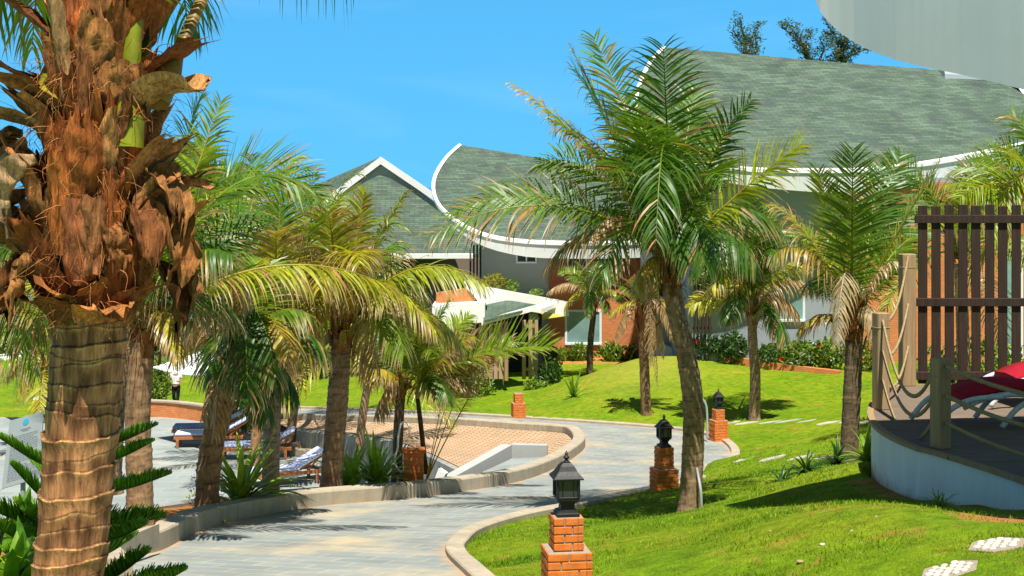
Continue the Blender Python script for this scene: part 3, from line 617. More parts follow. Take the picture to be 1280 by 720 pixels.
# ---- right house
HC = thing('house', 'large right house with huge green shingle roof rising behind the palms', 'house', tuple(W(1000, 455, 50)))
mb = MB(); wall_px(mb, 862, 1420, 222, 475, 50.0, 9); mb.build('wall', paint('blue_grey_render', (0.30, 0.33, 0.36), 0.06, 0.75), HC)
mb = MB(); wall_px(mb, 1056, 1400, 228, 480, 49.8, 0.19); mb.build('brick_wall', M['brick'], HC)
mb = MB(); wall_px(mb, 815, 868, 300, 462, 56, 5); wc = mb.build('wall', M['greywall'], HC)
window(HC, 964, 1006, 338, 402, 50.0, 2, 'pane', 0.09); window(HC, 1255, 1278, 300, 448, 49.8, 1, 'pane', 0.09)
PC = Plane(W(830, 60, 57), W(1262, 96, 59), W(1000, 211, 48.3))
leaf_roof(HC, PC, [(830, 59), (815, 74), (802, 97), (794, 124), (795, 150), (806, 172), (832, 191), (870, 204), (930, 211), (1000, 213), (1080, 212), (1150, 205), (1220, 193), (1280, 180), (1335, 166), (1385, 146), (1400, 125), (1262, 96), (1050, 78)],
          lambda t: 0.16 + 0.60 * max(0, min(1, (t - 0.15) / 0.2)) * max(0, min(1, (0.9 - t) / 0.2)), ntrim=15)
mb = MB()
for i in range(5):
    a = W(867 + i * 4.6, 342, 49.4); mb.bbox(a.x, a.x + 0.08, 49.3, 49.42, W(0, 416, 49.4).z, a.z, 0.008)
a = W(866, 350, 49.4); b = W(890, 412, 49.4); mb.box(a.x, b.x, 49.425, 49.47, a.z - 0.1, a.z); mb.box(a.x, b.x, 49.425, 49.47, b.z, b.z + 0.1)
mb.build('slat_screen', M['darkwood'], HC)
mb = MB(); P0 = W(1176, 96, 58.3); P1 = W(1262, 100, 58.6)
mb.tube([P0, P0.lerp(P1, .5), P1], [0.42, 0.34, 0.1], 14); mb.build('ridge_drum', M['metal'], HC, smooth=False)
mb = MB(); a = W(1181, 76, 58.6); b = W(1200, 84, 58.6); mb.prism([W(1181, 74, 58.9), W(1202, 79, 58.9), W(1196, 84, 58.9), W(1184, 84, 58.9)], (0, 0.2, 0)); mb.build('red_panel', M['redpanel'], HC)
mb = MB(); mb.prism([W(1261, 94, 58), W(1268, 93, 58), W(1300, 128, 57), W(1292, 135, 57)], (0.1, 0.2, 0.1)); mb.build('hip_trim', M['white'], HC)
mb = MB(); mb.prism([W(823, 428, 55.5), W(848, 438, 55.5), W(848, 456, 55.5), W(823, 456, 55.5)], (0, 0.4, 0)); tag(mb.build('stair_wall', M['whitewall']), 'low pale sloping stair wall at the gap between the two houses behind the shaggy palm', 'wall')
# ---- entry pavilion
HP = thing('entry_pavilion', 'white flat canopy entrance with timber slat screens in front of the middle house', 'pavilion', tuple(W(640, 472, 55)))
mb = MB(); mb.prism([W(583, 354, 55), W(711, 377.5, 55), W(706, 396, 55), W(660, 389, 55), W(583, 392, 55)], (-0.03, 0.22, 0)); q0 = W(583, 366, 55.23); q1 = W(711, 389, 55.23); mb.prism([q0, q1, Vector((q1.x, q1.y, q1.z - .2)), Vector((q0.x, q0.y, q0.z - .2))], (-0.2, 5.6, 0)); mb.prism([W(580, 352.5, 53.9), W(588, 352.5, 53.9), W(609, 378, 53.9), W(600, 380, 53.9)], (0, 0.9, 0)); mb.build('canopy', M['white'], HP)
mb = MB(); PE = Plane(W(607, 397, 52.8), W(668, 384, 52.8), W(640, 376, 54.7)); mb.prism([PE.hit(*q) for q in [(604, 401), (668, 384), (672, 381), (641, 376), (606, 374)]], (0, 0, -0.08)); mb.build('porch_roof', M['shingle'], HP)
mb = MB(); mb.prism([W(602, 400, 52.7), W(668, 382, 52.7), W(676, 386, 52.7), W(677, 391, 52.7), W(668, 388.5, 52.7), W(602, 407, 52.7)], (0, 0.15, 0)); mb.prism([W(668, 382, 52.71), W(676, 386, 52.71), W(677, 391, 52.71), W(668, 388.5, 52.71)], (0.6, 2.3, 0)); mb.build('porch_fascia', M['white'], HP)
mb = MB(); mb.prism([W(674, 388, 54.6), W(707, 395, 54.8), W(675, 399.5, 53.6)], (0, 0.1, -0.03)); mb.build('soffit', paint('olive_soffit', (0.42, 0.38, 0.08), 0.05, 0.7), HP)
mb = MB(); mb.prism([W(540, 382, 52.9), W(606, 379, 52.9), W(606, 403, 52.9), W(540, 406, 52.9)], (0, 2.0, 0)); mb.build('parapet_box', M['white'], HP)
mb = MB(); mb.prism([W(545, 366, 54), W(582, 360, 54), W(598, 379, 54), W(545, 381, 54)], (0, 0.2, 0)); mb.build('brick_gable', M['brick'], HP)
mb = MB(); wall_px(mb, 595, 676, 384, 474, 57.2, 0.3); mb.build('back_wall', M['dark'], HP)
mb = MB(); wall_px(mb, 661, 676, 392, 472, 56.2, 0.9); mb.build('side_wall', M['greywall'], HP)
for (x0, x1, y0, y1, d) in ((601, 632, 404, 474, 53.2), (655, 671, 400, 474, 54.2)):
    mb = MB(); n = int((x1 - x0) / 6)
    for i in range(n + 1):
        x = x0 + (x1 - x0) * i / n; a = W(x, y0, d); mb.bbox(a.x - 0.075, a.x + 0.075, d, d + 0.04, W(0, y1, d).z, a.z, 0.008)
    for yy in (y0 + 8, y1 - 12): a = W(x0, yy, d); b = W(x1, yy, d); mb.bbox(a.x - .05, b.x + .05, d + 0.045, d + 0.1, a.z - 0.06, a.z + 0.06, 0.008)
    mb.build('slat_screen', M['slatwood'], HP)
for x, y0 in ((633, 402), (675, 392)):
    mb = MB(); a = W(x, y0, 53); mb.bbox(a.x - 0.07, a.x + 0.07, 52.95, 53.1, W(0, 476, 53).z, a.z, 0.01); mb.build('post', M['postwood'] if x == 633 else M['black'], HP)
# ---- flower bed wall beside the right house
mb = MB(); pth = catmull([W(866, 439, 51.3), W(930, 447.5, 49.4), (W(1000, 457.5, 48.0)), W(1050, 463, 47.1)], 0.4)
sweep(mb, pth, [(-0.11, -0.9), (-0.11, 0.0), (0.11, 0.0), (0.11, -0.9)]); tag(mb.build('flower_bed_wall', M['brick']), 'long low orange brick edging of the hibiscus bed by the right house', 'wall')

# ------------------------------------------------------------------ near roof at the top right and the deck under it
mb = MB(); E = catmull([Vector((8.2, 7.4, ZC + .55)), Vector((5.5, 8.4, ZC + .57)), Vector((4.72, 9.6, ZC + .6)), W(1330, 127, 10.9), W(1280, 112, 11.3), W(1200, 93, 12.1), W(1120, 75, 13.0), (W(1068, 53, 13.7)), W(1036, 28, 14.1), W(1019, -2, 14.3), W(1022, -50, 14.4)], 0.25)
inn = [p + Vector((5.5, 0.8, 0.25)) for p in E]; up = Vector((0, 0, 1.5))
rowsR = [[p + up * 0.0 + Vector((5.5, .8, 1.75)), p + up, p + up * 0.97 - Vector((0.02, 0, 0)), p, q] for p, q in zip(E, inn)]
mb.grid(rowsR); n = len(rowsR[0]); mb.add(rowsR[0], [tuple(range(n))]); mb.add(rowsR[-1], [tuple(range(n - 1, -1, -1))])
mb.build('pavilion_roof', M['greyroof'], smooth=False); o = bpy.data.objects['pavilion_roof']; tag(o, 'grey rendered curved roof edge overhanging the deck at the upper right', 'roof')
for (x, y) in ((8.6, 13.0), (8.7, 17.5)):
    mb = MB(); mb.lathe((x, y, D(3.0)), [(0.16, 0), (0.16, 5.3)], 14); tag(mb.build('roof_column', M['postwood'], smooth=True), 'round timber column carrying the curved roof over the deck', 'column', 'columns under the curved deck roof')
deck = thing('deck', 'raised timber deck with curved white rendered base wall at the right', 'deck', tuple(DECKP[3]))
c_ = Vector((7.2, 16.5, 0))
def inset(P, a):
    r = []
    for p in P: v = (c_ - p); v.z = 0; r.append(p + v.normalized() * a)
    return r
mb = MB(); A1 = DECK; rows = [[p + Vector((0, 0, -2.2)), p + Vector((0, 0, -0.065)), p + Vector((0, 0, -0.04)), q + Vector((0, 0, -0.04))] for p, q in zip(A1 + [A1[0]], inset(A1 + [A1[0]], 0.2))]
mb.grid(rows); mb.build('base_wall', M['deckwall'], deck)
mb = MB()   # boards run left-right, cut to the curved outline
yy = 11.6; poly = [(p.x, p.y) for p in inset(DECK, -0.025)]
while yy < 21.3:
    ym = yy + 0.06; xs = []
    for i in range(len(poly)):
        (xa, ya), (xb, yb) = poly[i], poly[(i + 1) % len(poly)]
        if (ya > ym) != (yb > ym): xs.append(xa + (xb - xa) * (ym - ya) / (yb - ya))
    xs.sort()
    if len(xs) >= 2: mb.bbox(xs[0] + rnd.uniform(-.02, .015), xs[-1], yy, yy + 0.122, D(DZ) - 0.034, D(DZ) + rnd.uniform(0, 0.004), 0.005)
    yy += 0.13
mb.build('boards', M['deckwood'], deck)
mb = MB(); sweep(mb, DECK[:-2], [(-0.03, -0.034), (-0.03, 0.012), (0.05, 0.012), (0.05, -0.034)]); mb.build('rim_board', M['postwood'], deck)
# posts with ropes
POSTS = [(1300, 606, 14.0, 1.02, 0.3), (1175.5, 561, 15.75, 1.0, 0.5), (1101, 514, 18.5, 1.26, 0.25), (1134, 480, 20.7, 1.92, 0.1)]
pl = []
plab = ['timber rope post beyond the near corner of the deck', 'pale square timber rope post at the front edge of the deck', 'taller timber rope post at the left corner of the deck', 'tallest timber rope post beside the picket screen']
for (px, py, d, h, r), lb in zip(POSTS, plab):
    p = W(px, py, d); p.z = D(DZ); mb = MB(); Mx = Matrix.Translation(p) @ Matrix.Rotation(r, 4, 'Z'); wd = 0.085 if h < 1.5 else 0.1
    t_ = thing('rope_post', lb, 'post', tuple(p), 'rope posts round the deck')
    mb.bbox(-wd, wd, -wd, wd, 0, h, 0.012, M=Mx); mb.build('post', M['postwood'], t_)
    mb = MB(); z = h - 0.2; mb.bbox(-wd - .006, wd + .006, -wd - .006, wd + .006, z, z + 0.012, 0.003, M=Mx); mb.build('tie', M['rope'], t_); pl.append((p, h, r))
def rope(a, b, sag, label):
    pts = []; n = 40
    for i in range(n + 1): t = i / n; q = a.lerp(b, t); q.z -= sag * 4 * t * (1 - t); pts.append(q)
    mb = MB()
    for ph in range(3):     # three twisted strands
        sp = []
        for i in range(n * 4 + 1):
            t = i / (n * 4); k = min(int(t * n), n - 1); q = pts[k].lerp(pts[k + 1], t * n - k); an = t * (b - a).length / 0.11 * 2 * PI + ph * 2 * PI / 3
            sp.append(q + Vector((0, math.cos(an), math.sin(an))) * 0.012)
        mb.tube(sp, 0.0155, 5)
    tag(mb.build('rope', M['rope'], smooth=True), label, 'rope', 'ropes slung between the deck posts')
nm = ['top', 'middle', 'lowest']
for k, f in enumerate((0.92, 0.6, 0.3)):
    a, b = pl[0], pl[1]; o1 = Vector((0.0, -0.1, 0)); rope(b[0] + Vector((0.03, -0.1, b[1] * f)), a[0] + Vector((0.5, -0.6, a[1] * f - 0.1)), 0.10, nm[k] + ' rope running right from the front deck post')
    b, a = pl[1], pl[2]; rope(a[0] + Vector((0, -0.1, a[1] * f)), b[0] + Vector((-0.1, 0.02, b[1] * (f * 0.85))), 0.52 if k == 0 else 0.42, nm[k] + ' sagging rope between the front and corner deck posts')
    b, a = pl[2], pl[3]; rope(a[0] + Vector((-0.02, -0.12, a[1] * (0.98, .62, .3)[k])), b[0] + Vector((0.05, 0.1, b[1] * f)), 0.3, nm[k] + ' rope between the corner post and the tallest post')
# picket screen
fz = D(DZ); fd = 20.9
fence = thing('picket_screen', 'dark stained timber picket screen standing at the back of the deck', 'fence', tuple(W(1210, 478, fd)))
pk = None
for i in range(15):
    x = W(1148 + i * 16.7, 0, fd).x
    if pk is None:
        mb = MB(); mb.bbox(x, x + 0.135, fd, fd + 0.03, fz, fz + 2.62, 0.006); pk = mb.build('picket', M['darkwood'], fence); x0_ = x
    else:
        q = pk.copy(); COL.objects.link(q); q.parent = fence; q.location = (x - x0_, rnd.uniform(-.004, .004), rnd.uniform(-0.015, 0.015)); q.rotation_euler = (0, rnd.uniform(-.003, .003), 0)
for zz in (2.42, 1.2, 0.12):
    mb = MB(); a = W(1143, 0, fd); mb.bbox(a.x, a.x + 3.0, fd - 0.045, fd - 0.002, fz + zz - 0.06, fz + zz + 0.06, 0.006); mb.build('rail', M['darkwood'], fence)
# sun beds on the deck with red cushions
def redbed(px, py, d, lb, rz):
    p = W(px, py, d); p.z = D(DZ) + 0.005; t_ = thing('sun_bed', lb, 'sun bed', tuple(p), 'red cushioned sun beds on the deck'); Mx = Matrix.Translation(p) @ Matrix.Rotation(rz, 4, 'Z')
    prof = [(-1.0, 0.30), (-0.75, 0.40), (-0.4, 0.45), (0, 0.42), (0.35, 0.40), (0.7, 0.52), (1.0, 0.66), (1.25, 0.72)]
    pp = catmull([Vector((x, 0, z)) for x, z in prof], 0.06)
    mb = MB(); rows = []
    for q in pp: rows.append([Mx @ Vector((q.x, y, q.z + dz)) for y, dz in ((-0.32, 0.03), (-0.30, 0.10), (0, 0.125), (0.30, 0.10), (0.32, 0.03), (0.3, 0.0), (-0.3, 0.0))])
    mb.grid(rows, close=True); mb.add(rows[0], [tuple(range(7))]); mb.add(rows[-1], [tuple(range(6, -1, -1))]); mb.build('cushion', M['red'], t_, smooth=True)
    mb = MB()
    for s in (-1, 1): mb.tube([Mx @ Vector((q.x, s * 0.33, q.z - 0.03)) for q in pp], 0.035, 8)
    mb.build('frame', M['rattan'], t_, smooth=True)
    for s in (-1, 1):
        for cx_, dr in ((-0.95, -1), (-0.12, 1), (0.75, 1)):
            mb = MB(); arc = catmull([Vector((cx_ - 0.42, s * 0.36, 0.035)), Vector((cx_ - 0.22, s * 0.36, 0.26)), Vector((cx_ + 0.05, s * 0.36, 0.37)), Vector((cx_ + 0.42, s * 0.36, 0.40))], 0.05); mb.tube([Mx @ q for q in arc], 0.034, 8); mb.build('leg', M['rattan'], t_, smooth=True)
    mb = MB(); mb.tube([Mx @ Vector((0.55, -0.3, 0.05)), Mx @ Vector((0.55, 0.3, 0.05))], 0.03, 8); mb.tube([Mx @ Vector((0.62, 0.28, 0.05)), Mx @ Vector((0.6, 0.28, 0.46))], 0.03, 8); mb.tube([Mx @ Vector((0.62, -0.28, 0.05)), Mx @ Vector((0.6, -0.28, 0.46))], 0.03, 8); mb.build('brace', M['rattan'], t_, smooth=True)
redbed(1288, 530, 17.3, 'nearer red cushioned sun bed with white curved legs on the deck', 0.12)
redbed(1345, 505, 19.0, 'farther red cushioned sun bed close to the picket screen', 0.12)

# ------------------------------------------------------------------ palms
GREEN = np.array((0.072, 0.175, 0.009)); LIME = np.array((0.24, 0.33, 0.012)); YEL = np.array((0.46, 0.40, 0.025)); BRN = np.array((0.34, 0.19, 0.065)); PALE = np.array((0.50, 0.40, 0.24)); DARKG = np.array((0.025, 0.075, 0.008))
def agecol(a):
    st = [(-0.3, DARKG), (0.0, GREEN), (0.35, LIME), (0.65, YEL), (0.85, BRN), (1.1, PALE)]
    for (a0, c0), (a1, c1) in zip(st, st[1:]):
        if a <= a1: return c0 + (c1 - c0) * max(0, (a - a0) / (a1 - a0))
    return PALE
def bez(p0, p1, p2, p3, n):
    t = np.linspace(0, 1, n)[:, None]; return (1 - t) ** 3 * p0 + 3 * (1 - t) ** 2 * t * p1 + 3 * (1 - t) * t * t * p2 + t ** 3 * p3
def frond(palm, C, tip, arch=0.3, Lf=0.7, nl=55, age=0.1, seed=0, droop=0.12, vang=0.25, width=0.022, petiole=0.2, roll=None, tipdry=0.18, rr=0.02, dead=False, name=None, ctrl=None, fold=0.12, spread=1.0, label=None):
    rs = np.random.RandomState(seed * 7919 % 100003 + 11)
    age = age + .06 if age < .5 else age
    C = np.array(C, float); T1 = np.array(tip, float); Ln = np.linalg.norm(T1 - C); Z = np.array((0, 0, 1.0))
    if ctrl is not None: p1, p2 = [np.array(c, float) for c in ctrl]
    else: p1 = C + (T1 - C) * 0.3 + Z * arch * Ln; p2 = C + (T1 - C) * 0.72 + Z * arch * 0.85 * Ln
    N = 26; P = bez(C, p1, p2, T1, N); T = np.gradient(P, axis=0); T /= np.linalg.norm(T, axis=1)[:, None]
    h = (T1 - C)[:2]
    if np.linalg.norm(h) < 0.08 * Ln: h = h + np.array((math.cos(seed * 2.4), math.sin(seed * 2.4))) * 0.1
    h = h / np.linalg.norm(h); side = np.array((h[1], -h[0], 0.0))
    Sd = side[None] - T * (T @ side)[:, None]; Sd /= np.linalg.norm(Sd, axis=1)[:, None]; Nn = np.cross(Sd, T)
    if roll is None: roll = 0.0 if (dead or droop > .27) else -h[0] * rs.uniform(.35, .95)
    cr, sr = math.cos(roll), math.sin(roll); Sd, Nn = Sd * cr + Nn * sr, Nn * cr - Sd * sr
    Llen = np.concatenate([[0], np.cumsum(np.linalg.norm(np.diff(P, axis=0), axis=1))]); tt = Llen / Llen[-1]
    V = []; Fc = []; Cc = []
    base = agecol(age); rc = agecol(min(0.62, age + 0.32)) * 0.9 if not dead else agecol(age) * 0.9
    # rachis (6-sided, flattened)
    k = 0; rad = rr * (1 - tt) ** 0.8 + rr * 0.09; rad[tt < 0.1] *= 1.5
    an = np.arange(6) * PI / 3
    ring = P[:, None, :] + (Sd[:, None, :] * np.cos(an)[None, :, None] + Nn[:, None, :] * np.sin(an)[None, :, None] * 0.7) * rad[:, None, None]
    V.append(ring.reshape(-1, 3)); Cc.append(np.tile(rc, (N * 6, 1)))
    for i in range(N - 1):
        for q in range(6): Fc.append((i * 6 + q, i * 6 + (q + 1) % 6, (i + 1) * 6 + (q + 1) % 6, (i + 1) * 6 + q))
    k = N * 6
    # leaflets
    n = nl; ts = np.linspace(petiole, 0.995, n); ts = np.clip(ts + rs.normal(0, 0.003, n), petiole, 0.998)
    rfold = None
    for sgn in (-1, 1):
        x = [np.stack([np.interp(ts, tt, A[:, c]) for c in range(3)], 1) for A in (P, T, Sd, Nn)]; p, tg, sd, nn = x
        u = (ts - petiole) / (1 - petiole)
        ln = Lf * np.maximum(0.2, np.sin(PI * (0.16 + 0.76 * u)) ** 0.75) * rs.uniform(0.86, 1.08, n)
        a = np.radians(68 - 30 * u + rs.normal(0, 3.5, n)) * spread; v = vang + rs.normal(0, 0.10, n)
        d = tg * np.cos(a)[:, None] + sgn * sd * (np.sin(a) * np.cos(v))[:, None] + nn * (np.sin(a) * np.sin(v))[:, None]
        dr = droop * (0.6 + 0.8 * rs.rand(n)); br = rs.rand(n) < fold; dr = np.where(br, dr + rs.uniform(0.25, 0.7, n), dr)
        wv = np.cross(nn, d); wv /= np.linalg.norm(wv, axis=1)[:, None] + 1e-9; wv = wv + nn * rs.normal(sgn * 0.35, 0.3, n)[:, None]; wv /= np.linalg.norm(wv, axis=1)[:, None]
        ws = width * (0.55 + 0.6 * np.sin(PI * np.clip(0.1 + 0.8 * u, 0, 1))) * rs.uniform(0.85, 1.1, n)
        leafc = base[None] * rs.uniform(0.78, 1.22, (n, 1)); la = rs.normal(0, 0.07, n); dryl = rs.rand(n) < (0.03 + tipdry * 0.12)
        prof = (0.55, 1.0, 0.92, 0.6, 0.06); M5 = 5; pts = []; cur = p.copy()
        vk = np.empty((n, M5, 2, 3)); ck = np.empty((n, M5, 2, 3))
        dd0 = tipdry * rs.uniform(0.3, 1.5, n)
        for j in range(M5):
            vk[:, j, 0] = cur - wv * (ws * prof[j] * 0.5)[:, None]; vk[:, j, 1] = cur + wv * (ws * prof[j] * 0.5)[:, None]
            f = np.clip((j / (M5 - 1) - 1 + dd0) / 0.3, 0, 1)[:, None] if tipdry > 0 else np.zeros((n, 1))
            c = leafc * (1 - f) + (BRN * 0.5 + PALE * 0.5) * rs.uniform(0.7, 1.2, (n, 1)) * f
            c = np.where(dryl[:, None], BRN * rs.uniform(0.8, 1.5, (n, 1)), c); ck[:, j, 0] = c; ck[:, j, 1] = c
            if j < M5 - 1:
                d = d - np.array((0, 0, 1.0))[None] * (dr * (0.5 + 0.5 * j))[:, None] + rs.normal(0, 0.025, (n, 3)); d /= np.linalg.norm(d, axis=1)[:, None]; cur = cur + d * (ln / (M5 - 1))[:, None]
        V.append(vk.reshape(-1, 3)); Cc.append(ck.reshape(-1, 3))
        for i in range(n):
            b = k + i * 10
            for j in range(4): Fc.append((b + 2 * j, b + 2 * j + 1, b + 2 * j + 3, b + 2 * j + 2))
        k += n * 10
    V = np.concatenate(V) - np.array(wloc(palm)); Cc = np.concatenate(Cc)
    nm_ = name or ('dead_frond' if dead else 'frond'); me = bpy.data.meshes.new(nm_); me.from_pydata(V.tolist(), [], Fc)
    cc = np.ones((len(V), 4), np.float32); cc[:, :3] = Cc; at = me.color_attributes.new('Col', 'FLOAT_COLOR', 'POINT'); at.data.foreach_set('color', cc.ravel())
    me.polygons.foreach_set('use_smooth', [True] * len(Fc)); me.materials.append(M['leaf']); o = bpy.data.objects.new(nm_, me); COL.objects.link(o); o.parent = palm
    if label: o['label'] = label
    return o
def trunk(palm, path, r0, r1, ring=0.085, flare=1.35, seed=0, c1=(0.30, 0.235, 0.165), c2=(0.15, 0.115, 0.085), amp=0.05, nseg=20, row=0.022, flare_h=0.5, name='trunk', lipc=None, wob=0.30, mat='bark'):
    """tapered trunk with irregular leaf scar rings, each ring with its own height and waviness"""
    pts = catmull(path, row); mb = MB(); rows = []; cols = []; ph = seed * 3.1; s = 0; prev = pts[0]; tot = sum((b - a).length for a, b in zip(pts, pts[1:]))
    ang = np.arange(nseg) * 2 * PI / nseg; RR = random.Random(seed * 17 + 1); bnd = []; z = -0.2; tilt_ = 0.0
    while z < tot + 0.5:
        tilt_ = 0.6 * tilt_ + RR.uniform(-wob, wob); pa = RR.uniform(0, 6.28)
        bnd.append(np.array([z + ring * (tilt_ * math.cos(a - pa) * 1.5 + wob * 0.8 * mnoise.noise((math.cos(a) * 1.5 + ph, math.sin(a) * 1.5, z * 11)) + wob * .14 * mnoise.noise((math.cos(a) * 5 + ph, math.sin(a) * 5, z * 23))) for a in ang])); z += ring * RR.uniform(0.55, 1.4)
    bnd = np.maximum.accumulate(np.array(bnd), axis=0); rv = np.array([RR.uniform(-1, 1) for _ in bnd])
    for p in pts:
        s += (p - prev).length; prev = p; r = r0 + (r1 - r0) * s / tot; r *= 1 + (flare - 1) * max(0, 1 - s / flare_h) ** 2
        kk = (bnd <= s).sum(0) - 1; kk = np.clip(kk, 0, len(bnd) - 2); lo = bnd[kk, np.arange(nseg)]; hi = bnd[kk + 1, np.arange(nseg)]; row_ = []; cr = []
        for k in range(nseg):
            an = ang[k]; n2 = mnoise.noise((math.cos(an) * 3, math.sin(an) * 3 + ph, s * 9)); n3 = mnoise.noise((math.cos(an) * 9, math.sin(an) * 9 + ph, s * 4)); h_ = max(0.004, hi[k] - lo[k]); fr = (s - lo[k]) / h_; vr = rv[kk[k]]
            rr = r * (1 + amp * (fr ** 2.5 * (0.9 + 0.5 * vr) - 0.4 + 0.35 * vr) * min(1.3, h_ / ring) + 0.025 * n2 + 0.012 * n3)
            row_.append(Vector((p.x + rr * math.cos(an), p.y + rr * math.sin(an), p.z)))
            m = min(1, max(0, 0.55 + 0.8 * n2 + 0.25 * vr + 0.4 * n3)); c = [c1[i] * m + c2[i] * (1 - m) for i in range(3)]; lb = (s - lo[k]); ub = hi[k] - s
            if lb < ring * 0.10: c = [x * 0.45 for x in c]  # ring line: grime tone and lip shadow darkened into the vertex colour
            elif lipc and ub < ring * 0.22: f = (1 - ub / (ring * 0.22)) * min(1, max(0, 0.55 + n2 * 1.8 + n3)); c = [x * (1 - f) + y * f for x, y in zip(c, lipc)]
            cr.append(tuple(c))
        rows.append(row_); cols.append(cr)
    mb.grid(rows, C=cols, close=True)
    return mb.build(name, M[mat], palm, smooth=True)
def boots(palm, C, r, h, n, seed, col=(0.20, 0.105, 0.045)):
    """fibrous leaf bases wrapped round the crown shaft"""
    R = random.Random(seed); mb = MB()
    for i in range(n):
        a = i * 2.4 + R.uniform(-.2, .2); z = -h * 0.75 + h * 1.15 * i / n; rb = r * R.uniform(0.95, 1.2); L_ = h * R.uniform(0.5, 0.95); w = r * R.uniform(0.5, 0.75); tl = R.uniform(0.15, 0.6)
        rows = []; cs = []; k = R.uniform(0.6, 1.5); green = R.random() < 0.15
        for v in range(6):
            t = v / 5; up = t * L_ * math.cos(tl); out_ = rb + t * t * L_ * math.sin(tl); wv = w * (1 - 0.7 * t); row = []; cr = []
            for u in (-1, -0.5, 0, 0.5, 1):
                aa = a + u * wv / max(rb, 0.01) * 0.8; ro = out_ - abs(u) * 0.02 + R.uniform(-.008, .008); row.append(Vector(C) + Vector((ro * math.cos(aa), ro * math.sin(aa), z + up - abs(u) ** 2 * 0.05 * L_)))
                f = R.uniform(0.6, 1.35) * k; c = (0.20, 0.22, 0.04) if green and t > 0.3 else col; cr.append((c[0] * f, c[1] * f, c[2] * f))
            rows.append(row); cs.append(cr)
        mb.grid(rows, C=cs)
    for i in range(n * 4):   # loose fibres
        a = R.uniform(0, 2 * PI); z = R.uniform(-h * .8, h * .5); p = Vector(C) + Vector((r * 1.1 * math.cos(a), r * 1.1 * math.sin(a), z)); q = [p]
        dv = Vector((math.cos(a + R.uniform(-.9, .9)), math.sin(a), R.uniform(-0.9, .5)))
        for j in range(3): q.append(q[-1] + dv * R.uniform(.03, .08) * (h / .4)); dv += Vector((R.uniform(-.4, .4), R.uniform(-.4, .4), -0.5))
        f = R.uniform(0.6, 1.5); mb.tube(q, [0.004, 0.004, 0.003, 0.002], 3, cols=[(0.26 * f, 0.14 * f, 0.06 * f)] * 4, cap=False)
    return mb.build('fibre_sheath', M['fibre'], palm, smooth=True)
_seed = [100]
def palm(label, base, d, path, r0, r1, crown, fr, group=None, fill=(0, 1.5, 0), cat='palm tree', sheath=(0.45, 14), nl=46, width=0.022, rr=0.02, Lf=0.6, tk=None, name='palm_tree', dfill=None, ground=None):
    """path: trunk pixels; fr: list of (px, py, depth offset, arch, age, {options}) for single fronds"""
    b = W(*base, d); t_ = thing(name, label, cat, tuple(b), group)
    P = [W(px, py, d) for px, py in path]
    if ground is not None: t_.location.z = gz(b.x, b.y) + ground; P[0].z = t_.location.z; P[0].x = b.x
    P[0].z -= 0.22
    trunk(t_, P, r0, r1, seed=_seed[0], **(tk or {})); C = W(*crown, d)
    boots(t_, C, r1 * 1.1, sheath[0], sheath[1], _seed[0])
    for q in fr:
        _seed[0] += 1; px, py, dd, arch, age = q[:5]; kw = dict(q[5]) if len(q) > 5 else {}
        R = random.Random(_seed[0]); C2 = C + Vector((R.uniform(-1, 1) * r1 * .5, R.uniform(-1, 1) * r1 * .5, R.uniform(-0.1, 0.15)))
        tipw = W(px, py, d + dd); k = dict(Lf=Lf, nl=nl, width=width, rr=rr); k.update(kw)
        if 'via' in k:
            (ax, ay), (bx, by) = k.pop('via'); k['ctrl'] = (W(ax, ay, d + dd * .3), W(bx, by, d + dd * .7))
        frond(t_, C2, tipw, arch, age=age, seed=_seed[0], **k)
    n, Lr, e0 = fill; R = random.Random(_seed[0] * 3)
    for i in range(n):
        _seed[0] += 1; a = i * 2.39996 + R.uniform(-.3, .3); f = i / max(1, n - 1); e = 1.25 - f * 1.7 + R.uniform(-.15, .15); LL = Lr * R.uniform(0.8, 1.1)
        dv = Vector((math.cos(a) * math.cos(e), math.sin(a) * math.cos(e), math.sin(e))); k = dict(Lf=Lf, nl=nl, width=width, rr=rr, tipdry=R.uniform(.1, .5), droop=R.uniform(.08, .2)); k.update(dfill or {})
        tip = C + dv * LL - Vector((0, 0, 0.30 * LL * math.cos(e))); ag = min(0.75, max(0, 0.06 + f * 0.26 + R.uniform(-.1, .15))) if f < 0.87 else R.uniform(0.5, 1.05)
        frond(t_, C, tip, 0.28 + R.uniform(-.05, .1), age=ag, seed=_seed[0], dead=ag > 0.8, **k)
    return t_
o_ = dict
dead = o_(dead=True, droop=0.35, vang=-0.5, tipdry=0.6, fold=0.4, nl=30)
hang = o_(droop=0.30, vang=-0.3, tipdry=0.45, fold=0.25)
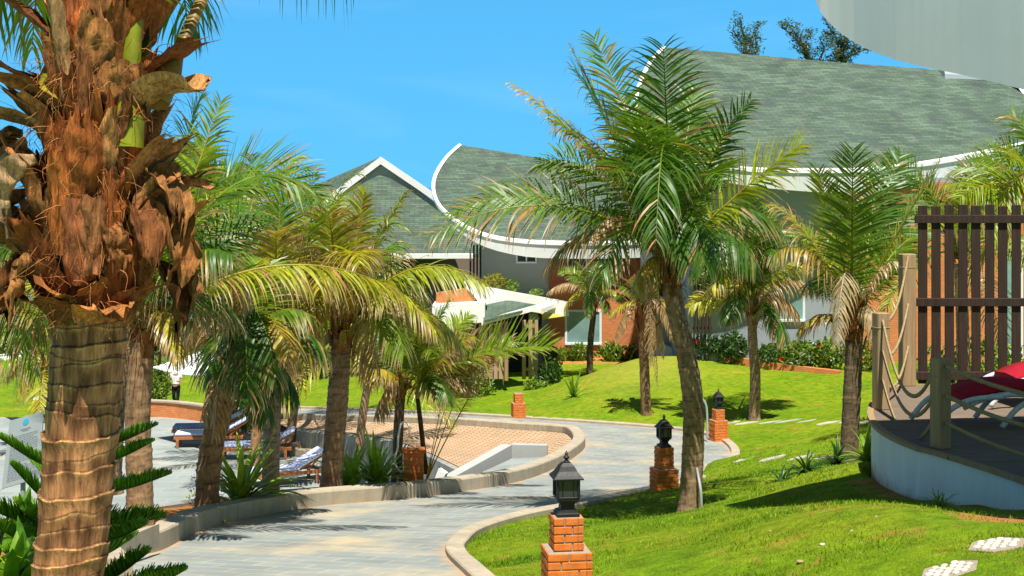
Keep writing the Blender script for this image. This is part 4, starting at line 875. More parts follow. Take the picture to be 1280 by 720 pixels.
# main coconut palm between the road and the deck
palm('tall coconut palm with a leaning ringed trunk rising beside the second brick lamp', (860, 645), 20.5, [(859, 646), (866, 570), (866, 500), (856, 435), (845, 390), (838, 345)], 0.17, 0.135, (836, 335), [
    (742, 46, 1.2, 0.10, 0.05, o_(Lf=0.75)), (712, 56, -0.5, 0.06, 0.30, o_(Lf=0.4, tipdry=.6)), (716, 86, -0.8, 0.10, 0.0, o_(Lf=0.85)), (829, 58, -1.5, 0.02, -0.05, o_(Lf=0.95, nl=64, vang=0.1)),
    (638, 104, 0.5, 0.12, 0.45, o_(Lf=0.38, tipdry=.9, droop=.25)), (690, 150, -0.8, 0.16, 0.10, o_(Lf=0.75)), (672, 205, 0.8, 0.30, 0.05, o_(Lf=0.7)),
    (537, 296, -0.3, 0, 0.02, o_(via=((760, 245), (640, 235)), Lf=0.85, nl=52, droop=.12, tipdry=.6, fold=.25, roll=.8)), (560, 268, 1.0, 0.25, 0.0, o_(Lf=.6)),
    (938, 126, -0.5, 0, -0.1, o_(via=((870, 240), (905, 150)), Lf=0.6, nl=50, roll=0.7, tipdry=.4)), (1001, 180, -0.6, 0.05, 0.35, o_(Lf=0.75, tipdry=.35)), (900, 165, 1.4, 0.25, 0.3, o_(Lf=.5)),
    (978, 290, 0.8, 0.40, -0.1, o_(Lf=.75, **{k: v for k, v in hang.items() if k != 'droop'})), (945, 330, -0.8, 0.55, -0.15, o_(Lf=.8, droop=.3, vang=-.3)), (905, 345, 1.5, 0.6, -0.1, o_(Lf=.75, droop=.3)),
    (688, 330, 0.3, 0.42, -0.1, o_(Lf=.85, droop=.35, tipdry=.7)), (752, 345, -1.4, 0.6, -0.1, o_(Lf=.8, droop=.3, tipdry=.5)), (720, 300, 1.6, 0.45, -0.1, o_(Lf=.7, droop=.3)), (780, 120, 1.8, 0.1, 0.05, o_(Lf=.8)), (870, 110, 1.5, 0.08, 0.0, o_(Lf=.8)),
    (795, 355, -0.4, 0.55, 0.7, dict(dead, Lf=.6)), (740, 295, -1.0, 0.45, 0.85, dict(dead, Lf=.55)), (880, 330, -1.5, .75, -0.15, o_(Lf=.9, droop=.35, vang=-.3)), (820, 300, -2.6, .8, -0.15, o_(Lf=.9, droop=.3)),
    (690, 160, -0.2, 0.28, 0.8, dict(dead, Lf=.4)), (925, 300, 0.2, .5, 0.9, dict(dead, Lf=.55)), (850, 205, 2.6, .2, 0.0), (770, 215, -1.9, .3, -.05, o_(Lf=.85)), (905, 225, -1.7, .35, -.05, o_(Lf=.8)), (800, 150, -1.9, .12, 0, o_(Lf=.85))],
    sheath=(0.6, 20), nl=62, width=0.030, rr=0.026, Lf=0.82, ground=0)
P2 = palm('slim coconut palm standing on the lawn behind the third brick lamp', (943, 525), 41, [(944, 526), (944, 470), (941, 430), (940, 392)], 0.17, 0.13, (940, 388), [
    (862, 384, 0, .30, .55, o_(Lf=.7, droop=.25)), (856, 318, .5, .25, .3), (888, 280, -1, .22, .15), (912, 262, .8, .15, .1), (938, 250, -1.5, .1, -.05, o_(Lf=1.0)), (968, 262, 1, .15, .1), (1002, 290, -.5, .25, .25), (1012, 335, .5, .4, .4, hang), (1000, 395, 0, .5, .95, dead),
    (982, 425, -1, .6, -.1, hang), (905, 400, -1.2, .6, -.1, hang), (870, 350, 1.5, .4, 0), (925, 330, -2.4, .6, -.15, hang), (975, 330, -2, .55, -.1, hang), (890, 360, -1.2, .45, .6, hang), (1015, 360, 0, .4, 1.0, dead), (950, 290, -2, .3, -.1, o_(Lf=.9)), (900, 310, -1.5, .3, .1)],
    Lf=0.85, width=0.05, nl=52, sheath=(.7, 14), rr=.035, ground=0)
palm('bushy coconut palm with a dark shaded trunk growing close to the deck', (1060, 580), 23.5, [(1059, 582), (1063, 530), (1066, 470), (1068, 415)], 0.155, 0.14, (1068, 402), [
    (1066, 188, -1.4, .02, 0.08, o_(Lf=.75, nl=60, vang=.05, droop=.05)), (1022, 212, -.9, .06, .28, o_(Lf=.6, droop=.06, roll=0)), (1178, 196, -.9, .03, .5, o_(Lf=.5, tipdry=.2, rr=.034, droop=.05)), (1126, 192, 1.6, .1, -.1, o_(Lf=.8)), (1100, 200, 1.5, .08, -.05),
    (966, 256, .3, .22, .5, o_(droop=.25, tipdry=.7)), (968, 318, -.8, .35, .75, dict(dead, Lf=.6)), (985, 290, 1.2, .3, .1), (1002, 412, 0, .35, .6, o_(Lf=.5, droop=.3, tipdry=.7)), (1045, 430, -1.2, .9, 1.1, dict(dead, Lf=.5)), (1110, 440, -.8, .75, 1.1, dict(dead, Lf=.5)),
    (1128, 330, -.6, .4, 1.05, dict(dead, Lf=.4)), (1160, 290, .6, .25, .1), (1150, 250, 1.2, .2, -.05), (1145, 320, 1.4, .4, -.1, hang), (1010, 360, 1.2, .45, -.1, hang)],
    Lf=.70, width=.032, nl=60, ground=0, sheath=(.6, 16), rr=.024, tk=dict(c1=(0.17, .14, .10), c2=(.08, .065, .05)))
palm('small dark coconut palm with a thin trunk in front of the brick wall and window', (737, 470), 55, [(737, 471), (738, 430), (741, 400), (743, 378)], 0.13, 0.11, (743, 374), [
    (684, 366, 0, .35, 1.0, dict(dead, Lf=.5)), (700, 340, .5, .3, .1), (722, 330, -1, .2, 0), (745, 328, 1, .2, 0), (768, 345, 0, .3, .1), (778, 372, -.5, .4, .5, hang), (790, 385, .5, .35, .9, dict(dead, Lf=.5)), (705, 385, 0, .5, .45, hang), (735, 395, -1.5, .7, -.2, hang), (760, 390, -1, .7, -.1, hang), (740, 345, -1.8, .3, -.1), (715, 350, -1.2, .35, -.1), (765, 355, -1.2, .35, -.1)],
    Lf=.55, width=.05, nl=34, ground=0, sheath=(.7, 10), rr=.04, tk=dict(c1=(.13, .10, .08), c2=(.07, .055, .045), row=.06, ring=.16))
palm('shaggy half dead palm with hanging dry fronds beside the grassy mound', (808, 515), 43, [(807, 517), (806, 470), (804, 420), (806, 385)], 0.16, 0.14, (805, 388), [
    (775, 358, 0, .3, .05), (795, 352, -1, .2, .1), (822, 350, .5, .2, 0), (838, 352, 0, .3, .15), (762, 395, 0, .35, .6, hang), (768, 425, -.5, .6, .9, dead), (845, 430, -.5, .6, .95, dead), (830, 445, .5, .8, 1.0, dead), (850, 395, 0, .4, .5, hang),
    (806, 340, -1.5, .15, 0), (815, 455, -.8, 1.1, .95, dead), (822, 480, -.3, 1.3, .9, dead), (770, 375, 1, .3, 0), (850, 415, 1, .5, 1.0, dead)],
    Lf=.45, width=.04, nl=24, ground=0, sheath=(1.4, 22), rr=.035, tk=dict(c1=(.24, .17, .10), c2=(.12, .085, .05), row=.05, ring=.14))
# left group
palm('palm with a long yellow arching frond standing just behind the fibrous foreground palm', (176, 670), 17, [(175, 680), (174, 580), (172, 520), (176, 460), (180, 415)], 0.165, 0.145, (182, 412), [
    (512, 372, .6, 0, .42, o_(via=((235, 355), (370, 285)), Lf=.78, nl=58, width=.028, droop=.34, vang=-.25, tipdry=.45, petiole=.24, rr=.032)), (222, 448, -.6, .45, .6, o_(Lf=.35, droop=.4, tipdry=.7)), (398, 250, .8, 0, .02, o_(via=((215, 280), (310, 160)), Lf=.7, nl=60, droop=.1, vang=.2)), (276, 128, .6, .05, .3, o_(Lf=.55)), (262, 232, -.4, .12, .35, o_(Lf=.6)),
    (330, 265, 1.6, .25, -.1), (20, 362, .6, .2, .5, o_(Lf=.6, droop=.3)), (60, 300, .5, .2, .1), (290, 320, -.9, .3, -.15, hang), (300, 400, 1.2, .4, -.1, hang), (130, 240, 1, .1, 0), (190, 200, -1, .1, 0, o_(Lf=.75)), (250, 400, 1.6, .5, -.1, hang), (270, 300, 1.2, .2, -.15, hang), (30, 430, 1.2, .4, -.05, hang), (225, 300, 1.5, .15, .0)],
    Lf=.72, width=.030, nl=62, ground=.1, sheath=(.55, 14), rr=.026, tk=dict(c1=(.30, .22, .14), c2=(.16, .115, .075)))
palm('leaning palm with dark drooping fronds above the spider lily in the planter', (258, 630), 20, [(254, 634), (262, 575), (276, 515), (290, 470), (297, 440)], 0.18, 0.155, (297, 440), [
    (252, 520, -.3, .6, .95, dict(dead, Lf=.55)), (268, 545, -.6, .8, .9, dict(dead, Lf=.5)), (335, 520, -.6, .6, -.2, o_(Lf=.7, droop=.4, vang=-.4)), (372, 492, 0, .5, -.2, o_(Lf=.7, droop=.35, vang=-.3)), (410, 440, .3, .4, -.15, hang), (388, 395, -.4, .35, .05, hang), (236, 400, 0, .4, .9, dict(dead, Lf=.6)), (215, 450, .8, .5, .8, dict(dead, Lf=.6)), (285, 340, -.9, .15, .2), (330, 330, .8, .2, .1), (345, 470, -1.4, .6, -.2, hang), (310, 500, -1.6, .8, -.2, hang), (240, 350, .6, .25, .5, hang), (300, 390, -1.7, .5, .8, dict(dead, Lf=.5)), (360, 440, -1.2, .5, .7, hang), (265, 470, -1, .7, -.1, hang)],
    Lf=.78, width=.031, nl=56, ground=.1, sheath=(.85, 18), rr=.026, tk=dict(c1=(.30, .20, .12), c2=(.14, .09, .055), amp=.09))
palm('straight grey palm with a green crown shaft in the planter behind the lounger', (338, 614), 22.2, [(338, 618), (339, 560), (341, 510), (342, 470)], 0.142, 0.13, (343, 425), [
    (262, 330, 0, .3, .4, hang), (300, 285, -.6, .2, .1), (350, 260, .5, .12, .05), (395, 280, -.7, .2, .1), (425, 330, .5, .35, .6, hang), (275, 400, -.5, .5, .85, dead), (330, 330, -1.6, .35, .5, hang), (380, 360, -1.5, .45, .75, dict(dead, Lf=.55)), (310, 440, -1, .7, .8, dead), (385, 450, -.8, .7, .4, hang), (285, 350, 1.4, .3, 0), (400, 310, 1.4, .25, 0), (355, 470, -1.2, .9, .85, dead), (440, 370, 0, .4, .55, hang), (345, 290, -1.2, .2, .55, o_(tipdry=.8)), (320, 300, 1.5, .2, .2)],
    Lf=.75, width=.031, nl=56, ground=.1, sheath=(.65, 6), rr=.025, tk=dict(c1=(.27, .25, .21), c2=(.17, .155, .13), amp=.025))
palm('palm with a thick ringed trunk and yellow green fronds at the middle of the planter', (412, 610), 23.2, [(409, 613), (417, 560), (422, 500), (426, 440), (427, 415)], 0.185, 0.165, (427, 410), [
    (508, 240, -.4, .12, .35, o_(Lf=.5, droop=.3, tipdry=.5)), (456, 236, .3, .08, .45, o_(Lf=.45)), (500, 300, .6, .2, 0, hang), (606, 356, -.3, 0, .36, o_(via=((480, 330), (540, 315)), Lf=.8, nl=60, droop=.2, vang=-.1, tipdry=.4)), (545, 415, -.7, .45, .5, o_(Lf=.7, droop=.3, tipdry=.6)), (578, 430, .3, .4, .35, hang), (505, 440, -1.1, .65, .1, hang), (345, 345, -.3, .3, .55, hang), (330, 410, .5, .45, .9, dead), (370, 300, -.8, .2, .5, o_(tipdry=.7)), (410, 265, -1.2, .12, .5, o_(tipdry=.6)), (395, 290, 1, .15, .0), (470, 460, .6, .7, .8, dead), (360, 440, -.8, .6, .55, hang), (450, 330, -1.7, .4, .5, o_(droop=.3, tipdry=.6)), (400, 360, -1.7, .5, .6, o_(droop=.35, tipdry=.7)), (530, 365, 1.4, .35, 0, hang), (480, 380, -1.3, .45, .45, o_(droop=.35, tipdry=.6)), (430, 300, .9, .1, 0)],
    Lf=.85, width=.034, nl=60, ground=.1, sheath=(.6, 16), rr=.03, tk=dict(c1=(.28, .215, .15), c2=(.15, .115, .08)))
LG = 'palms on the pool terrace'
palm('slender pale palm in the round grass planter on the terrace', (365, 545), 47, [(362, 549), (368, 505), (376, 465), (384, 400), (388, 345)], 0.16, 0.14, (388, 338), [], LG, (20, 4.2, 0), nl=30, width=.05, Lf=.85, sheath=(.8, 10), rr=.035, tk=dict(row=.06, ring=.15))
palm('curving brown palm standing among the blue loungers on the terrace', (320, 572), 42, [(317, 576), (322, 530), (326, 490), (328, 400), (325, 325)], 0.16, 0.14, (325, 315), [], LG, (20, 3.6, 0), nl=30, width=.045, Lf=.8, sheath=(1.2, 16), rr=.035, tk=dict(row=.06, ring=.15, c1=(.34, .22, .12), c2=(.18, .11, .06)))
palm('thin palm in front of the tiled bank left of the brick post', (447, 572), 40.5, [(446, 578), (452, 530), (458, 490), (464, 455)], 0.13, 0.11, (465, 448), [], LG, (14, 2.7, 0), nl=28, width=.045, Lf=.75, sheath=(.7, 10), rr=.03, tk=dict(row=.06, ring=.15))
palm('short palm with drooping yellow fronds standing by the pool edge behind the notice board', (56, 503), 46, [(55, 506), (57, 485), (60, 462)], 0.20, 0.18, (60, 458), [(110, 430, 0, .4, .55, hang), (118, 470, -1, .6, .5, hang), (5, 470, 0, .5, .5, hang), (20, 500, -1, .8, .4, hang), (90, 410, 1, .2, .2)], LG, (12, 2.4, 0), nl=30, width=.05, Lf=.85, sheath=(.7, 10), rr=.035, tk=dict(row=.06, ring=.15))
palm('large palm with dense drooping fronds left of the fibrous foreground palm', (-30, 620), 24, [(-30, 622), (-25, 500), (-20, 400)], 0.17, 0.15, (-20, 385), [(62, 352, -.6, .2, .55, o_(Lf=.7, droop=.3)), (60, 410, 0, .5, .0, hang), (45, 470, -.6, .7, .05, hang), (70, 300, .8, .2, 0), (30, 260, -.4, .12, 0), (55, 330, -1.4, .4, -.1, hang), (25, 440, 1, .7, -.1, hang), (10, 210, .4, .05, 0)], None, (10, 2.2, 0), nl=46, width=.028, Lf=.75)
palm('palm whose arching fronds reach in from the right edge above the picket screen', (1330, 500), 29, [(1330, 505), (1326, 400), (1318, 275)], 0.16, 0.14, (1318, 262), [(1182, 232, -.4, .16, .25, o_(Lf=.7, droop=.3)), (1205, 262, .4, .35, .8, dict(dead, Lf=.6)), (1222, 196, 0, .15, .1), (1248, 180, .6, .12, 0), (1200, 300, -1, .5, .1, hang), (1240, 300, -1.5, .6, .3, hang), (1190, 214, 1.4, .25, .05), (1262, 200, -1.4, .2, .3)], None, (10, 2.6, 0), nl=48, width=.034, Lf=.8, rr=.03)
palm('palm half hidden behind the picket screen with dry hanging fronds', (1205, 480), 33, [(1205, 485), (1203, 400), (1200, 330)], 0.16, 0.14, (1200, 318), [(1148, 215, 0, .1, .3), (1112, 192, 0, .1, -.1, o_(Lf=.9)), (1150, 260, -.5, .2, .1)], None, (16, 2.9, 0), nl=40, width=.036, Lf=.8, rr=.03)
palm('palm with dense green arching fronds seen between the foreground trunk and the gable house', (140, 600), 27, [(140, 602), (150, 480), (185, 380), (215, 300)], 0.17, 0.15, (218, 292), [(398, 248, -.5, 0, .03, o_(via=((265, 205), (335, 190)), Lf=1.0, nl=64, droop=.06, vang=.1, roll=-1.1, width=.036)), (300, 215, .8, .15, -.05), (330, 330, -.8, .35, -.1, hang), (282, 345, .6, .5, -.1, hang), (262, 200, -.6, .05, .15), (345, 285, 1, .25, .05, hang), (310, 300, -1.4, .3, .6, hang), (255, 370, -.8, .8, -.1, hang), (130, 240, 0, .2, 0), (120, 300, .5, .4, 0, hang), (290, 380, 1, .7, .8, dead), (240, 180, 1, .05, .2)], None, (10, 3.0, 0), nl=60, width=.04, Lf=.85, rr=.03)
# young clump by the brick post
CL = W(505, 590, 25.6); CL.z = gz(CL.x, CL.y); t_ = thing('palm_clump', 'young bushy palm clump with green and dry fronds beside the brick post', 'palm clump', tuple(CL))
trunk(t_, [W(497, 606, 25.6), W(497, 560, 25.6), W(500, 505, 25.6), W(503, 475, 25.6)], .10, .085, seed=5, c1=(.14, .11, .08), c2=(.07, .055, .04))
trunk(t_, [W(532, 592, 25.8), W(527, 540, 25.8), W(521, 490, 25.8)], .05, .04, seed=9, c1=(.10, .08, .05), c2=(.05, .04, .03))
boots(t_, W(503, 478, 25.6), .1, .5, 12, 5)
R = random.Random(5)
for (px, py, dd, ar, ag, kw) in [(688, 434, -.4, .12, .18, o_(Lf=.8, nl=56, droop=.03, vang=.7, tipdry=.3, width=.04)), (640, 425, .6, .1, .05, o_(tipdry=.6)), (592, 420, -.3, .12, .45, o_(tipdry=.8)), (560, 378, 0, .08, .2, o_(Lf=.55)), (625, 440, .4, .15, .85, dict(dead, Lf=.5)), (480, 420, .3, .2, -.1, hang), (455, 470, -.4, .35, .7, hang), (530, 400, -.8, .1, .3, o_()), (560, 500, -.8, .5, -.1, hang), (585, 480, .3, .3, .3, o_(tipdry=.8)), (540, 440, -1.1, .3, .05, o_()), (510, 380, .6, .1, -.1, o_()), (585, 395, .8, .1, .25, o_(Lf=.5)), (470, 520, -.4, .5, .9, dict(dead, Lf=.45)), (430, 450, .5, .3, .4, hang), (575, 430, .9, .12, .0, o_())]:
    _seed[0] += 1; c_0 = W(R.choice((503, 521, 512)), R.uniform(480, 500), 25.7); tp_ = W(px, py, 25.6 + dd); k = dict(Lf=.58, nl=60, width=.034, rr=.02); k.update(kw); frond(t_, c_0, tp_, ar, age=ag, seed=_seed[0], **k)
for (px, py, dd, ag) in [(560, 470, 0, .8), (585, 455, .2, .5), (545, 490, -.3, .9), (600, 480, .3, .85), (612, 462, .5, .75)]:
    _seed[0] += 1; frond(t_, W(533, 600, 25.7), W(px + 20, py - 40, 25.7 + dd), .05, age=ag, seed=_seed[0], Lf=.3, nl=40, width=.012, petiole=.45, tipdry=.9, rr=.013, name='basal_frond')
# tiny seedling on the lawn
# ------------------------------------------------------------------ the fibrous foreground palm
DN = 7.0; base = W(60, 960, DN); NP = thing('palm_tree', 'huge foreground coconut palm with a fibrous brown crown and ringed trunk at the left edge', 'palm tree', tuple(base))
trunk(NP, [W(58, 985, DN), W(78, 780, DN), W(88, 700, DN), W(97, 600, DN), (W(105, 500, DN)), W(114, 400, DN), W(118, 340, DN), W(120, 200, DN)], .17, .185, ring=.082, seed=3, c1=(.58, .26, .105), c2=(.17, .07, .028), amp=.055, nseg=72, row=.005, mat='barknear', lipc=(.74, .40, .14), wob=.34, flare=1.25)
R = random.Random(21)
def shell(Mb, az, py, L_, wb, wm, wt, tilt, curl, col, r0=.17, rag=.06, nu=11, nv=22, sidecurl=0.5, px0=119, twist=0.0, lift=0.0, crump=1.2):
    """leaf base, spathe or torn sheath: a curved shell leaving the trunk; az -90 deg faces the camera"""
    c0 = W(px0 - 0.04 * (py - 250), py, DN); a = math.radians(az); outv = Vector((math.cos(a), math.sin(a), 0)); tan = Vector((-math.sin(a), math.cos(a), 0)); rows = []; cs = []; p = c0 + outv * (r0 + lift); th = math.radians(tilt); seed = R.uniform(0, 99)
    streak = [0.7 + 0.6 * R.random() for _ in range(nu)]
    for v in range(nv):
        t = v / (nv - 1); d = outv * math.sin(th) + Vector((0, 0, 1)) * math.cos(th); n = outv * math.cos(th) - Vector((0, 0, 1)) * math.sin(th)
        wv = (wb * (1 - t) ** 2 + wm * 2 * t * (1 - t) + wt * t * t); tw = twist * t; tx = tan * math.cos(tw) + n * math.sin(tw); nx = n * math.cos(tw) - tan * math.sin(tw); row = []; cr = []
        for u_ in range(nu):
            u = u_ / (nu - 1) * 2 - 1; ph = u * sidecurl * 1.3; q = p + tx * (math.sin(ph) / max(.2, sidecurl * 1.3) * wv) - nx * ((1 - math.cos(ph)) * wv * 0.9)
            nzv = mnoise.noise((u * 2.5 + seed, t * 3.5, seed)); q = q + n * nzv * 0.022 * crump + n * mnoise.noise((u * 9 + seed, t * 5, 2)) * .008 * crump + tx * mnoise.noise((u * 2 + seed, t * 6, 7)) * .014 * crump
            if v == nv - 1: q = q + d * (R.uniform(-rag, rag) * 1.2)
            elif v == nv - 2: q = q + d * (R.uniform(-rag, rag) * 0.4)
            row.append(q); f = streak[u_] * (0.85 + 0.4 * nzv) * (0.8 + 0.35 * mnoise.noise((u * 6, t * 20, seed))); cc = col if not callable(col) else col(t, u); cr.append(tuple(max(0, x * f) for x in cc))
        rows.append(row); cs.append(cr); p = p + d * (L_ / nv); th += math.radians(curl) / nv
    back = [[q - Vector((0, 0, 0)) + (c0 - q) * 0.0 for q in r] for r in rows]
    Mb.grid(rows, C=cs)
BR1 = (.30, .14, .055); BR2 = (.20, .085, .032); BR3 = (.40, .21, .085); GRYB = (.42, .32, .21); TAN = (.52, .31, .13)
def leafbase(name, *a, **k): mb = MB(); shell(mb, *a, **k); o = mb.build(name, M['fibre'], NP, smooth=True); return o
# fibrous core: overlapping wraps, then the leaf bases, then torn sheaths
core = MB(); rows = []; cs = []
for v in range(60):
    t = v / 59; py = 402 - 420 * t; c0 = W(119 - .04 * (py - 250), py, DN); rad = np.interp(py, [-20, 60, 160, 260, 330, 375, 402], [.13, .155, .20, .245, .25, .22, .175]); row = []; cr = []
    for k in range(48):
        a = k * 2 * PI / 48; n_1 = mnoise.noise((math.cos(a) * 2, math.sin(a) * 2, t * 9)); n_2 = mnoise.noise((math.cos(a) * 8, math.sin(a) * 8, t * 22)); r_ = rad * (1 + .16 * n_1 + .08 * n_2); row.append(c0 + Vector((r_ * math.cos(a), r_ * math.sin(a), 0))); f = .75 + .9 * n_2 + .4 * n_1; cr.append((max(.006, .13 * f), max(.006, .095 * f), max(.003, .036 * f)))  # core colour darkened to put shade in the gaps between leaf bases
    rows.append(row); cs.append(cr)
core.grid(rows, C=cs, close=True); core.build('fibre_core', M['fibre'], NP, smooth=True)
BRS = ((.50, .19, .055), (.34, .115, .034), (.60, .26, .08), (.42, .15, .045), (.50, .26, .11), (.46, .165, .05), (.62, .36, .17))
for i in range(52):
    py = 395 - 350 * (i / 51) + R.uniform(-12, 12); az = (i * 137.5) % 360 - 180
    leafbase('leaf_base', az, py, R.uniform(.30, .52), R.uniform(.05, .09), R.uniform(.13, .22), R.uniform(.05, .12), R.uniform(-3, 20), R.uniform(-16, 14) if -150 < az < -30 else R.uniform(0, 45), R.choice(BRS), r0=float(np.interp(py, [40, 200, 300, 395], [.16, .22, .265, .225])) + R.uniform(0, .05), rag=R.choice((.02, .06, .10)), sidecurl=R.uniform(.7, 1.15), twist=R.uniform(-.3, .3))
for az, py, L_, wb, wm, wt, tilt, curl, col, kw in [
    (-86, 352, .44, .07, .19, .10, 12, -12, (.40, .165, .085), dict(sidecurl=1.05, r0=.30, rag=.008)),       # big smooth spathe base in the middle
    (-74, 340, .40, .05, .13, .06, 12, 0, (.46, .22, .12), dict(sidecurl=.9, r0=.31, rag=.01)),
    (-168, 330, .50, .10, .24, .16, 55, 40, (.20, .09, .035), dict(sidecurl=.8, r0=.2)), (-175, 300, .46, .10, .22, .16, 62, 30, (.24, .11, .045), dict(sidecurl=.8, r0=.2)), (-150, 345, .40, .09, .18, .12, 40, 30, (.26, .12, .05), dict(sidecurl=.8, r0=.2)), (-135, 395, .34, .12, .2, .14, 30, 25, (.22, .09, .035), dict(sidecurl=.9)),
    (-15, 345, .42, .08, .20, .14, 30, 35, (.30, .13, .05), dict(sidecurl=.5, r0=.2)), (-8, 300, .46, .10, .24, .16, 32, 30, (.36, .17, .07), dict(sidecurl=.5, r0=.22, rag=.1)), (-20, 250, .44, .10, .22, .14, 30, 35, (.42, .22, .10), dict(sidecurl=.55, r0=.22, rag=.1)), (-5, 245, .34, .10, .15, .12, 70, 25, (.38, .19, .09), dict(sidecurl=.7, r0=.22)),
    (-26, 180, .56, .09, .21, .13, 22, 85, (.58, .38, .19), dict(sidecurl=.9, r0=.19, rag=.08)), (-10, 130, .50, .07, .16, .10, 28, 50, (.24, .11, .045), dict(r0=.2)), (-45, 120, .48, .06, .16, .08, 8, 12, (.40, .17, .06), dict(r0=.18)),
    (-160, 180, .42, .08, .18, .12, 45, 62, (.40, .27, .16), dict(sidecurl=.8, r0=.22)), (-140, 150, .46, .08, .18, .13, 38, 55, (.34, .18, .08), dict(r0=.22)), (-175, 130, .46, .08, .2, .12, 45, 35, (.26, .12, .05), dict(r0=.2)), (-172, 70, .44, .08, .2, .12, 35, 30, (.30, .14, .06), {}), (-105, 75, .50, .08, .24, .14, 4, 4, (.52, .21, .09), dict(r0=.15)), (-70, 40, .5, .07, .18, .10, 3, 5, (.40, .16, .06), dict(r0=.14)), (-30, 40, .48, .07, .16, .08, 25, 20, (.28, .13, .05), {}),
    (-62, 238, .42, .045, .10, .03, 12, 6, (.56, .32, .15), dict(sidecurl=1.0, r0=.27, rag=.01)), (-50, 232, .44, .035, .08, .03, 10, 8, (.24, .11, .05), dict(sidecurl=1.0, r0=.28)), (-85, 215, .60, .03, .085, .03, 6, 0, (.30, .14, .06), dict(sidecurl=1.0, r0=.27, rag=.02)), (-112, 130, .55, .04, .07, .05, 8, 8, (.48, .34, .20), dict(sidecurl=1.0, r0=.26, rag=.02)),
    (-90, 398, .24, .16, .22, .17, 24, 60, (.54, .26, .09), dict(rag=.10, sidecurl=.9, r0=.19)), (-62, 400, .24, .12, .18, .13, 38, 70, (.60, .30, .11), dict(rag=.10, r0=.19)), (-120, 402, .24, .1, .16, .12, 32, 50, (.30, .13, .05), dict(rag=.08, r0=.19)), (-30, 402, .28, .1, .15, .10, 30, 40, (.36, .16, .06), dict(rag=.08, r0=.19))]:
    leafbase('leaf_base', az, py, L_, wb, wm, wt, tilt, curl, col, **kw)
for az, py, L_, w_, tilt, curl, col, lf_ in [(-138, 205, .30, .10, 125, 60, (.64, .52, .36), .14), (-150, 185, .26, .08, 110, 80, (.58, .45, .30), .16), (-165, 170, .30, .09, 95, 80, (.42, .24, .10), .18), (-22, 265, .40, .10, 118, 75, (.38, .20, .08), .16), (-8, 290, .40, .09, 125, 70, (.44, .25, .11), .18), (-40, 255, .36, .08, 120, 70, (.26, .12, .05), .13), (-15, 330, .34, .09, 128, 60, (.24, .11, .045), .16), (-132, 300, .36, .05, 140, 35, (.46, .26, .11), .11), (-148, 300, .40, .055, 142, 35, (.32, .15, .06), .12), (-170, 240, .32, .09, 110, 70, (.36, .18, .08), .14), (-28, 215, .34, .09, 100, 95, (.44, .24, .10), .16), (-165, 335, .30, .08, 125, 50, (.24, .11, .05), .16), (-58, 270, .26, .06, 140, 60, (.34, .17, .07), .11), ]:
    leafbase('torn_sheath', az, py, L_, w_ * .7, w_ * 1.7, w_ * R.uniform(.6, 1.1), tilt, curl, col, r0=.17, lift=lf_, rag=.10, sidecurl=R.uniform(.6, 1.3), twist=R.uniform(-.9, .9), crump=2.2)
# loose fibre strands
mb = MB()
for i in range(900):
    a = math.radians(R.uniform(-200, 20)); py = R.uniform(60, 410); c0 = W(119 - .04 * (py - 250), py, DN); q = [c0 + Vector((math.cos(a), math.sin(a), 0)) * R.uniform(.20, .34)]; dv = Vector((math.cos(a) * R.uniform(.1, .9) + R.uniform(-.6, .6), math.sin(a) * .5 + R.uniform(-.4, .4), R.uniform(-.9, .9)))
    for j in range(5): q.append(q[-1] + dv * R.uniform(.012, .04)); dv += Vector((R.uniform(-.5, .5), R.uniform(-.5, .5), R.uniform(-.7, .3)))
    f = R.uniform(.5, 1.7); mb.tube(q, [.0016, .0018, .0016, .0013, .001, .0007], 3, cols=[(.40 * f, .21 * f, .09 * f)] * 6, cap=False)
mb.build('loose_fibre', M['fibre'], NP, smooth=True)
# green and dry petioles going up out of the frame, with their fronds
C0 = W(122, 150, DN)
for i, (px, py, dd, sx, sy, ag, rr_) in enumerate([(164, -160, .1, 157, 185, .08, .055), (250, -190, .6, 196, 130, .80, .045), (110, -200, .7, 118, 120, .85, .03), (20, -120, .8, 60, 130, .5, .045), (170, -180, 1.3, 140, 80, .2, .05)]):
    s_ = W(sx, sy, DN + dd * .1 - (.215 if i == 0 else .24)); tipw = s_ + Vector(((px - sx) / F * DN * 2.0, dd * 2.5, 1.75)); frond(NP, s_, tipw, .04, age=ag, seed=1500 + i, Lf=.75, nl=64, width=.032, petiole=.40, rr=rr_, tipdry=.2, dead=ag > .7)
# fronds whose leaflets hang into the top of the picture
frond(NP, W(140, 60, DN), W(640, -60, DN + .5), 0, age=-.3, seed=1600, Lf=.62, nl=12, width=.009, petiole=.3, droop=.75, vang=-.4, ctrl=(W(220, -330, DN), W(460, -200, DN + .3)), fold=.3, tipdry=0)
frond(NP, W(140, 60, DN), W(440, -40, DN - .6), 0, age=-.3, seed=1601, Lf=.60, nl=20, width=.009, petiole=.5, droop=.8, vang=-.5, ctrl=(W(200, -300, DN - .2), W(330, -170, DN - .4)), fold=.3, tipdry=0)
frond(NP, W(100, 60, DN), W(-60, 40, DN + .4), 0, age=.05, seed=1602, Lf=.6, nl=50, width=.024, petiole=.3, droop=.35, vang=-.3, ctrl=(W(60, -160, DN), W(-20, -120, DN + .3)), fold=.3)
frond(NP, W(110, 60, DN), W(40, 60, DN + 1.3), 0, age=.3, seed=1603, Lf=.5, nl=46, width=.022, petiole=.3, droop=.4, vang=-.3, ctrl=(W(90, -140, DN + .3), W(50, -110, DN + 1.0)), fold=.3)
